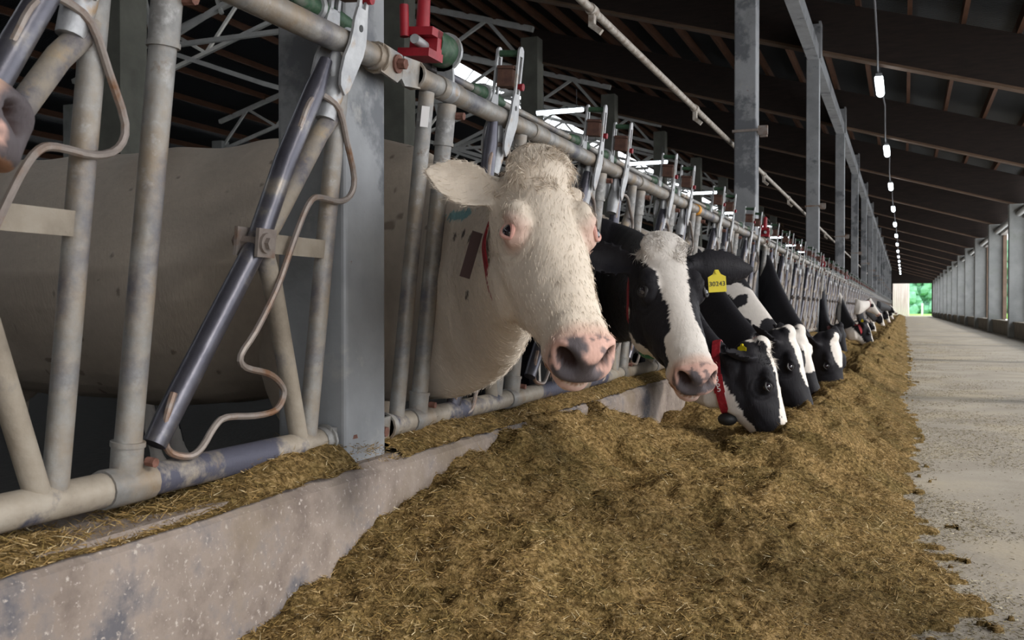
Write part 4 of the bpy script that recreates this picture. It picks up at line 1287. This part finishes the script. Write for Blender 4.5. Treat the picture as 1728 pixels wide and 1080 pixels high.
def ear_tag(cow, p, right, up, txt=None, sz=0.056):
    right = nrm(right); up = nrm(up - right * (up @ right)); nm = np.cross(right, up)
    w = sz / 2
    m = MB(); m.prism([(-w, -w * 1.25), (w, -w * 1.25), (w, w * 0.45), (w * 0.45, w * 0.75), (w * 0.2, w * 1.25), (-w * 0.2, w * 1.25), (-w * 0.45, w * 0.75), (-w, w * 0.45)], 0.002, p, right, up)
    m.tube([p + up * w * 1.0 - nm * 0.006, p + up * w * 1.0 + nm * 0.006], 0.006, 10)
    o = m.build('ear_tag', M['tagyellow'], cow, False)
    if txt: text_mesh(txt, sz * 0.37, M['ink'], p - up * w * 0.35 + nm * 0.0018, right, up, o, 'tag_number')
    return o


tp = at_px(1210, 474, 3.05)
ear_tag(cow2, tp, CR * 0.99 + UPV * 0.06, UPV - CR * .04, '30243')

# ---- cows with heads down in the feed
DN = [('x',)]


def down_neck(Yf, P, big=1.0, zt=.95, dy=0.5):
    hx = P[0]; hy = P[1]
    return [((-2.1, Yf, .98), .25, .38), ((-1.65, Yf, .97), .18, .36), ((-1.34, Yf, zt - .03), .125, .27 * big), ((-1.34 + (hx + 1.34) * .5, Yf + (hy - Yf) * dy, zt * .56 + (P[2] - .02) * .44), .105, .20 * big)]


darknose = lambda V, ht, hs, hn, head, col, rag, n2, n3: np.where((head & (ht > 0.33 + rag))[:, None], BLACK, col)
paleshoulder = lambda V, ht, hs, hn, head, col, rag, n2, n3: np.where(((V[:, 0] < -1.36 + rag * 4) & (~head))[:, None], CREAM * 0.85, col)
EAR_DN = [((-0.75, 0.75, -0.25), (0.5, 0.5, 0.6), 0.18), ((-0.75, 0.75, -0.25), (0.5, 0.5, 0.6), 0.18)]
r_ = math.radians
P3 = at_px(1290, 582, 4.70)
cow3, I3 = make_cow('cow', 'black cow with lowered head and red numbered collar, eating beside the bare curb', 5.56, P3, r_(72), r_(68),
                    down_neck(5.56, P3, 1.0, .93), 0.0085, painter('black', blaze=[(-0.05, .05), (0.05, .04), (0.2, .028), (0.5, .05), (0.6, .06)], jaw=(-0.185, 0.22), pad='dark', body=0.42, seed=9, patch_seed=6, extra=paleshoulder), down=True, scale=1.06, lid='black',
                    ears=[((-0.35, 0.8, -0.45), (0.5, 0.5, 0.6), 0.16), ((-0.35, 0.8, -0.45), (0.5, 0.5, 0.6), 0.16)],
                    collar=(0.74, 0.040, M['collar_red'], dict(tilt=0.0)))
add_fur(cow3, I3, 6000, 0.009, 500, 0.03, 6)
P4 = at_px(1333, 560, 5.65)
cow4, I4 = make_cow('cow', 'black cow with white forehead stripe, eating just behind the cow with numbered collar', 6.36, P4, r_(70), r_(55),
                    down_neck(6.36, P4, 1.0, .97), 0.010, painter('black', blaze=[(-0.04, .045), (0.1, .045), (0.25, .03), (0.33, .0)], pad='dark', body=0.6, seed=14, patch_seed=9), down=True, scale=1.08, lid='black', ears=EAR_DN, collar=(0.78, 0.035, M['collar_red'], dict()))
P5 = at_px(1352, 556, 6.75)
cow5, I5 = make_cow('cow', 'black and white spotted cow, its white face showing between two black ones', 7.15, P5, r_(70), r_(50),
                    down_neck(7.15, P5, 1.0, .97), 0.011, painter('white', eyes_black=True, pad='dark', neck='spots', body=0.55, seed=21, patch_seed=12, extra=darknose), down=True, scale=0.92, lid='black', ears=EAR_DN)
P6 = at_px(1406, 567, 8.2)
cow6, I6 = make_cow('cow', 'large black cow with thick black neck, dark collar and white star on its forehead', 9.71, P6, r_(76), r_(38),
                    down_neck(9.71, P6, 1.35, 1.04), 0.012, painter('black', star=(0.09, 0.0, 0.11, 0.05), pad='dark', body=0.75, seed=31), down=True, lid='black', scale=1.34, ears=EAR_DN, collar=(0.80, 0.05, M['collar_dark'], dict()))
P7 = at_px(1420, 549, 15.2)
cow7, I7 = make_cow('cow', 'black cow half hidden behind the large black one, only its neck and crown showing', 16.85, P7, r_(75), r_(45),
                    down_neck(16.85, P7, 1.0, 1.0), 0.016, painter('black', pad='dark', body=0.8, seed=35), down=True, lid='black', ears=EAR_DN, collar=(0.80, 0.05, M['collar_dark'], dict()))
P8 = at_px(1462, 544, 18.8)
whiteneck = lambda V, ht, hs, hn, head, col, rag, n2, n3: np.where(((V[:, 0] < -1.17) & (V[:, 0] > -1.7))[:, None], WHITE, col)
cow8, I8 = make_cow('cow', 'cow with pale shoulder, black neck, red collar and white muzzle, alone farther down', 21.2, P8, r_(68), r_(72),
                    down_neck(21.2, P8, 1.0, 1.0), 0.018, painter('black', blaze=[(0.02, .04), (0.2, .03), (0.45, .06)], muz=.34, jaw=(-.17, .3), pad='pink', body=0.6, seed=37, extra=whiteneck), down=True, scale=1.15, lid='black', ears=EAR_DN, collar=(0.80, 0.05, M['collar_red'], dict()))
P9 = at_px(1469, 505, 27.4)
cow9, I9 = make_cow('cow', 'white-faced cow with raised head and black eye patches, farther down the fence', 28.24, P9, r_(54), r_(58),
                    [((-2.1, 28.24, .98), .25, .38), ((-1.65, 28.24, .97), .18, .36), ((-1.34, 28.24, .90), .115, .26), ((-1.12, 28.1, .84), .095, .19)], 0.02,
                    painter('white', eyes_black=True, pad='pink', body=0.5, seed=41), lid='black', collar=(0.78, 0.05, M['collar_red'], dict()))
far = [('black and white cow eating below the raised white-faced cow', 29.35, 1474, 545, 29.4, 'black', 0.20, 60), ('black cow with a white muzzle, far down the fence', 36.1, 1487, 530, 37.2, 'black', 0.33, 70), ('black cow with white lower face, next farther one down the fence', 43.2, 1497, 526, 43.0, 'black', 0.3, 70),
       ('dark cow with raised head, almost at the end of the row', 50.6, 1503, 516, 50.5, 'black', 0.36, 60), ('farthest small black and white cow at the end of the row', 57.4, 1504, 525, 57.0, 'black', 0.25, 70)]
for i, (lb, Yf, px, py, w, base, muz, yw) in enumerate(far):
    P = at_px(px, py, w); up_ = py < 520
    nk = [((-2.1, Yf, .98), .25, .38), ((-1.65, Yf, .97), .18, .36), ((-1.34, Yf, .95), .125, .28), ((-1.1, Yf - .1, .93), .11, .22)] if up_ else down_neck(Yf, P, 1.0, 1.0)
    make_cow('cow', lb, Yf, P, r_(45 if up_ else 70), r_(yw), nk, 0.024, painter(base, blaze=[(-.04, .05), (.1, .05), (.5, .07)], muz=muz, pad='pink', body=0.5, seed=50 + i, patch_seed=20 + i), down=not up_, lid='black', ears=EAR_DN if not up_ else None)

# ---- neighbour at the left edge: only its spotted pink muzzle reaches into view
def muzzlemarks(V, ht, hs, hn, head, col, rag, n2, n3):
    col = mixc(col, head * sstep(ht, 0.38, 0.44), [0.50, 0.27, 0.13])
    return col


PL = at_px(34, 225, 1.15)                                  # tip of the muzzle
hL = nrm(CT * math.cos(r_(128)) + CR * math.sin(r_(128))); dL = hL * math.cos(r_(22)) - UPV * math.sin(r_(22)); nL = hL * math.sin(r_(22)) + UPV * math.cos(r_(22))
PP = PL - dL * 0.515 + nL * 0.06
cowL, IL = make_cow('cow', 'cow at the left edge, only its orange-pink muzzle with dark blotches in view', 0.10, PP, r_(22), r_(128),
                    [((-2.1, .10, .98), .25, .38), ((-1.65, .10, .97), .18, .36), ((-1.40, .12, 1.0), .125, .26), (tuple(PP - dL * 0.15 - nL * .14), .11, .18)], 0.008,
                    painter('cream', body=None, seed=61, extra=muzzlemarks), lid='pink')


# straps, weights and tags
def hang_weight(I, j, cow, sz=0.032, mt='black_plastic_and_hole', drop=0.03):
    p, dr = I['ring'][j]
    c = p + dr * drop
    m = MB(); m.ball(c, sz, 16, (1.2, 1.0, 0.8)); m.bar(p, c, 0.02, 0.02)
    o = m.build('collar_weight', M[mt], cow); return o


hang_weight(I3, I3['low'], cow3, 0.04)
hang_weight(I2, I2['low'], cow2, 0.035, 'teal')
# number blocks threaded on the third cow's collar, on the side turned to the camera
def collar_numbers(I, cow, chars, js):
    m = MB(); holders = []
    camdir = None
    prev = None
    for ch, j in zip(chars, js):
        p, dr = I['ring'][j]; p2, _ = I['ring'][(j + 1) % 56]; p0, _ = I['ring'][j - 1]
        along = nrm(p2 - p0)
        if along[2] > 0: along = -along                   # reading downwards
        outw = nrm(dr - along * (dr @ along)); across = np.cross(along, outw)
        m.bar(p - along * .021 + outw * .006, p + along * .021 + outw * .006, 0.05, 0.006, outw)
        up = -along; right = np.cross(up, outw)
        holders.append((ch, p + outw * 0.0125, right, up))
    o = m.build('number_plate', M['red'], cow, False); o['label'] = 'red plates with white numbers on the strap'
    for ch, p, rt, up in holders:
        text_mesh(ch, 0.042, M['white'], p, rt, up, o, 'plate_number')


side3 = [j for j in range(56) if I3['ring'][j][1] @ CT > 0.35]
best = sorted(side3, key=lambda j: abs(I3['ring'][j][0][2] - (at_px(1205, 640, 4.9)[2])))[:1]
jb = best[0] if best else 30
sgn = 1 if I3['ring'][(jb + 1) % 56][0][2] < I3['ring'][jb][0][2] else -1
collar_numbers(I3, cow3, '365', [(jb - 2 * sgn) % 56, jb, (jb + 2 * sgn) % 56])
for I, cow, px, py, w in ((I3, cow3, 1252, 590, 4.66), (I6, cow6, 1366, 592, 8.1), (I8, cow8, 1455, 541, 18.6), (I4, cow4, 1318, 585, 5.6)):
    if cow is cow4: continue
    ear_tag(cow, at_px(px, py, w), CR * .35 + CT * .3, UPV, None, 0.045)
# loose dark strap end of the first collar
m = MB(); a = at_px(806, 392, 2.36); b = at_px(784, 468, 2.40)
m.bar(a, b, 0.026, 0.004, CT); o = m.build('strap_end', M['strap_dark'], cow1, False); o['label'] = 'dark loose strap end'
# ------------------------------------------------------------------ feed heap along the fence
def heap_h(X, Y):
    inner = np.interp(Y, [0.8, 1.35, 1.55, 2.0, 2.3, 2.6, 2.9, 3.4, 3.9, 4.3, 4.9, 6.0, 7.5, 12, 40, 113], [0.0, 0.0, 0.14, 0.25, 0.31, 0.37, 0.41, 0.40, 0.37, 0.24, 0.22, 0.24, 0.26, 0.20, 0.16, 0.14])
    mid = np.interp(Y, [0.8, 1.4, 2.0, 3.0, 4.0, 5.0, 7, 8.2, 9, 40], [0.0, 0.10, 0.22, 0.27, 0.22, 0.19, 0.16, 0.10, 0.09, 0.10])
    crest = np.interp(Y, [0.5, 1.5, 2.5, 4.0, 5.0, 6.5, 8, 12, 30, 113], [0.02, 0.10, 0.16, 0.21, 0.24, 0.21, 0.17, 0.18, 0.20, 0.20])
    P = np.stack([X * 0 + 3, Y, X * 0], -1).reshape(-1, 3)
    edge = 0.13 + 0.10 * (vnoise(P, 9, 31).reshape(X.shape) - .5) + 0.16 * (vnoise(P, 0.9, 3).reshape(X.shape) - 0.5) + 0.16 * np.exp(-((Y - 2.85) / 0.4) ** 2) - 0.25 * np.exp(-((Y - 1.0) / 0.7) ** 2) - 0.10 * np.exp(-((Y - 2.25) / 0.3) ** 2)
    xi = np.array([-1.25, -0.78, -0.38])
    t = np.clip((X + 1.22) / (0.44), 0, 1); a = inner + (mid - inner) * (t * t * (3 - 2 * t))
    t2 = np.clip((X + 0.78) / 0.38, 0, 1); b = mid + (crest - mid) * (t2 * t2 * (3 - 2 * t2))
    h = np.where(X < -0.78, a, b)
    t3 = np.clip((X + 0.40) / (edge + 0.40), 0, 1.3)
    h = np.where(X > -0.40, crest * np.clip(1 - t3, 0, 1) ** 1.45, h)
    Q = np.stack([X, Y, X * 0], -1).reshape(-1, 3)
    big = vnoise(Q, 2.6, 1).reshape(X.shape) - 0.5; md = vnoise(Q, 7, 2).reshape(X.shape) - 0.5; sm = vnoise(Q, 26, 4).reshape(X.shape) - 0.5; fn = vnoise(Q, 75, 6).reshape(X.shape) - 0.5
    env = np.clip(h / 0.10, 0, 1); thin = np.clip(h / 0.05, 0, 1)
    rid = 0.5 - np.abs(vnoise(Q, 4.6, 12).reshape(X.shape) - 0.5) * 2
    h = h + env * (0.09 * big + 0.10 * md * np.clip(Y / 3.0, 0.35, 1) + 0.085 * rid * np.clip((Y - 2) / 2, 0.2, 1) + 0.036 * sm + 0.012 * fn) - 0.012 * env + (1 - thin) * (0.03 * (vnoise(Q, 16, 41).reshape(X.shape) - 0.56) + 0.03 * sm)
    h = np.where(X > edge + 0.02, -0.03, h)
    return np.where(h < 0.012, h - 0.03, h) - 0.004


def grid_obj(name, xs, ys, zf, mat, kind='stuff', skip=None):
    X, Y = np.meshgrid(xs, ys)
    Z = zf(X, Y)
    nx, ny = len(xs), len(ys)
    V = np.stack([X, Y, Z], -1).reshape(-1, 3)
    a = (np.arange(ny - 1)[:, None] * nx + np.arange(nx - 1)[None, :]).ravel()
    q = np.stack([a, a + 1, a + nx + 1, a + nx], -1)
    if skip is not None:
        keep = ~skip(V[q].mean(1)); q = q[keep]
    me = bpy.data.meshes.new(name)
    me.from_pydata(V.tolist(), [], q.tolist()); me.materials.append(mat)
    me.polygons.foreach_set('use_smooth', [True] * len(me.polygons))
    o = bpy.data.objects.new(name, me); COL.objects.link(o)
    return o


def feed_mat():
    m, N, L, B = new_mat('chopped_feed')
    t = N.new('ShaderNodeTexCoord')
    def noise(sc, det=6, rough=0.7):
        n = N.new('ShaderNodeTexNoise'); n.inputs['Scale'].default_value = sc; n.inputs['Detail'].default_value = det; n.inputs['Roughness'].default_value = rough
        L.new(t.outputs['Object'], n.inputs['Vector']); return n
    n1 = noise(70); r = N.new('ShaderNodeValToRGB'); e = r.color_ramp.elements
    e[0].position = 0.36; e[0].color = (0.055, 0.035, 0.014, 1); e[1].position = 0.68; e[1].color = (0.46, 0.315, 0.15, 1)
    x = e.new(0.5); x.color = (0.205, 0.132, 0.050, 1)
    L.new(n1.outputs['Fac'], r.inputs[0])
    n2 = noise(3.5, 4); mr = N.new('ShaderNodeMapRange'); mr.inputs['From Min'].default_value = 0.42; mr.inputs['From Max'].default_value = 0.62
    L.new(n2.outputs['Fac'], mr.inputs['Value'])
    mx = N.new('ShaderNodeMixRGB'); mx.blend_type = 'MULTIPLY'; mx.inputs['Color2'].default_value = (0.62, 0.66, 0.60, 1)
    L.new(mr.outputs[0], mx.inputs['Fac']); L.new(r.outputs[0], mx.inputs['Color1']); L.new(mx.outputs[0], B.inputs['Base Color'])
    B.inputs['Roughness'].default_value = 0.95; B.inputs['Specular IOR Level'].default_value = 0.1
    bm_ = N.new('ShaderNodeBump'); bm_.inputs['Strength'].default_value = 0.9; bm_.inputs['Distance'].default_value = 0.012
    n3 = noise(110, 4); L.new(n3.outputs['Fac'], bm_.inputs['Height']); L.new(bm_.outputs[0], B.inputs['Normal'])
    return m


M['feed'] = feed_mat()
xs = np.linspace(-1.24, 0.42, 150)
ys = [0.8]
while ys[-1] < YEND - 1: ys.append(ys[-1] + max(0.012, ys[-1] * 0.0052))
heap = grid_obj('feed_heap', xs, np.array(ys), heap_h, M['feed'])
tag(heap, 'long heap of brown-green chopped feed lying along the fence', 'feed', None, 'stuff')


# feed spilled on top of the curb under the rail
def ledge_h(X, Y):
    Q = np.stack([X, Y, X * 0], -1).reshape(-1, 3)
    n = vnoise(Q, 3.5, 9).reshape(X.shape); f = vnoise(Q, 40, 10).reshape(X.shape) - .5
    t = np.clip((X + 1.45) / 0.24, 0, 1); pr = np.sin(np.pi * np.clip(t, 0.02, 0.98)) ** 0.6
    amount = np.interp(Y, [0.9, 1.3, 1.55, 1.75, 2.0, 2.3, 3.5, 9, 12], [.9, .2, 0.3, .9, 1.0, 1.0, 0.9, .8, .6])
    return 0.405 + 0.065 * pr * amount * (0.4 + n) + 0.012 * f * amount


def ledge_skip(c): return ((c[:, 1] % 7.05 > 2.04) & (c[:, 1] % 7.05 < 2.26))


le = grid_obj('spilled_feed', np.linspace(-1.445, -1.205, 26), np.arange(0.7, 24, 0.02), ledge_h, M['feed'], skip=ledge_skip)
tag(le, 'chopped feed spilled along the top of the concrete curb', 'feed', None, 'stuff')


# loose stalks over the heap and chaff on the floor
def scatter(name, n, sampler, zf, lmin, lmax, width, parent=None, flat=0.35, seed=1, pal=None):
    rg = np.random.default_rng(seed)
    X, Y = sampler(rg, n)
    Z = zf(X[None, :], Y[None, :])[0]
    keep = Z > -0.01
    X, Y, Z = X[keep], Y[keep], Z[keep]; n = len(X)
    a = rg.random(n) * 2 * np.pi; el = np.abs(rg.normal(size=n)) * flat
    dr = np.stack([np.cos(a) * np.cos(el), np.sin(a) * np.cos(el), np.sin(el)], -1)
    L = lmin + (lmax - lmin) * rg.random(n) ** 2.2
    pal = np.array(pal if pal is not None else [(0.31, 0.20, 0.075), (0.21, 0.135, 0.048), (0.44, 0.32, 0.16), (0.14, 0.09, 0.032), (0.25, 0.175, 0.06), (0.58, 0.48, 0.30)])
    wts = np.array([.28, .25, .14, .16, .14, .03]); wts = wts[:len(pal)] / wts[:len(pal)].sum()
    c = pal[rg.choice(len(pal), n, p=wts)] * (0.75 + 0.5 * rg.random((n, 1)))
    base = np.stack([X, Y, Z + 0.002], -1) - dr * (L * 0.3)[:, None] * np.array([1, 1, 0.2])
    w = width
    return strands(name, M['straw'], base, dr, L, w, c, parent, 0.12, 2, 0.0, None, seed)


def near_sampler(ymin, ymax, x0, x1, pw=2.0):
    def f(rg, n):
        u = rg.random(n)
        Y = ymin * (ymax / ymin) ** (u ** 1.0)
        X = x0 + (x1 - x0) * rg.random(n)
        return X, Y
    return f


h1 = scatter('loose_stalks', 120000, near_sampler(1.3, 9.0, -1.22, 0.25), heap_h, 0.006, 0.034, 0.0019, seed=5)
h1.parent = heap; h1['kind'] = 'stuff'; h1.name = 'stalk_litter'
h2 = scatter('ledge_stalks', 16000, near_sampler(0.9, 9.0, -1.43, -1.20), ledge_h, 0.008, 0.035, 0.0020, seed=6)
h2.parent = le; h2['kind'] = 'stuff'


def floor_s(rg, n):
    Y = 1.6 * (26 / 1.6) ** (rg.random(n) ** 0.8)
    X = -0.05 + np.abs(rg.normal(size=n)) * (0.30 + 0.06 * np.minimum(Y, 8)) 
    clump = vnoise(np.stack([X, Y, X * 0], -1), 3.0, 14) + rg.normal(size=n) * 0.08 + np.clip(0.35 - X, 0, 1) * 0.6
    k = clump > 0.47
    return X[k], Y[k]


h3 = scatter('chaff', 90000, floor_s, lambda X, Y: X * 0 + 0.001, 0.004, 0.022, 0.0028, flat=0.12, seed=8, pal=[(0.22, 0.18, 0.10), (0.15, 0.12, 0.065), (0.44, 0.39, 0.28), (0.30, 0.26, 0.17)])
tag(h3, 'loose chaff and feed crumbs scattered over the alley floor', 'chaff', None, 'stuff')
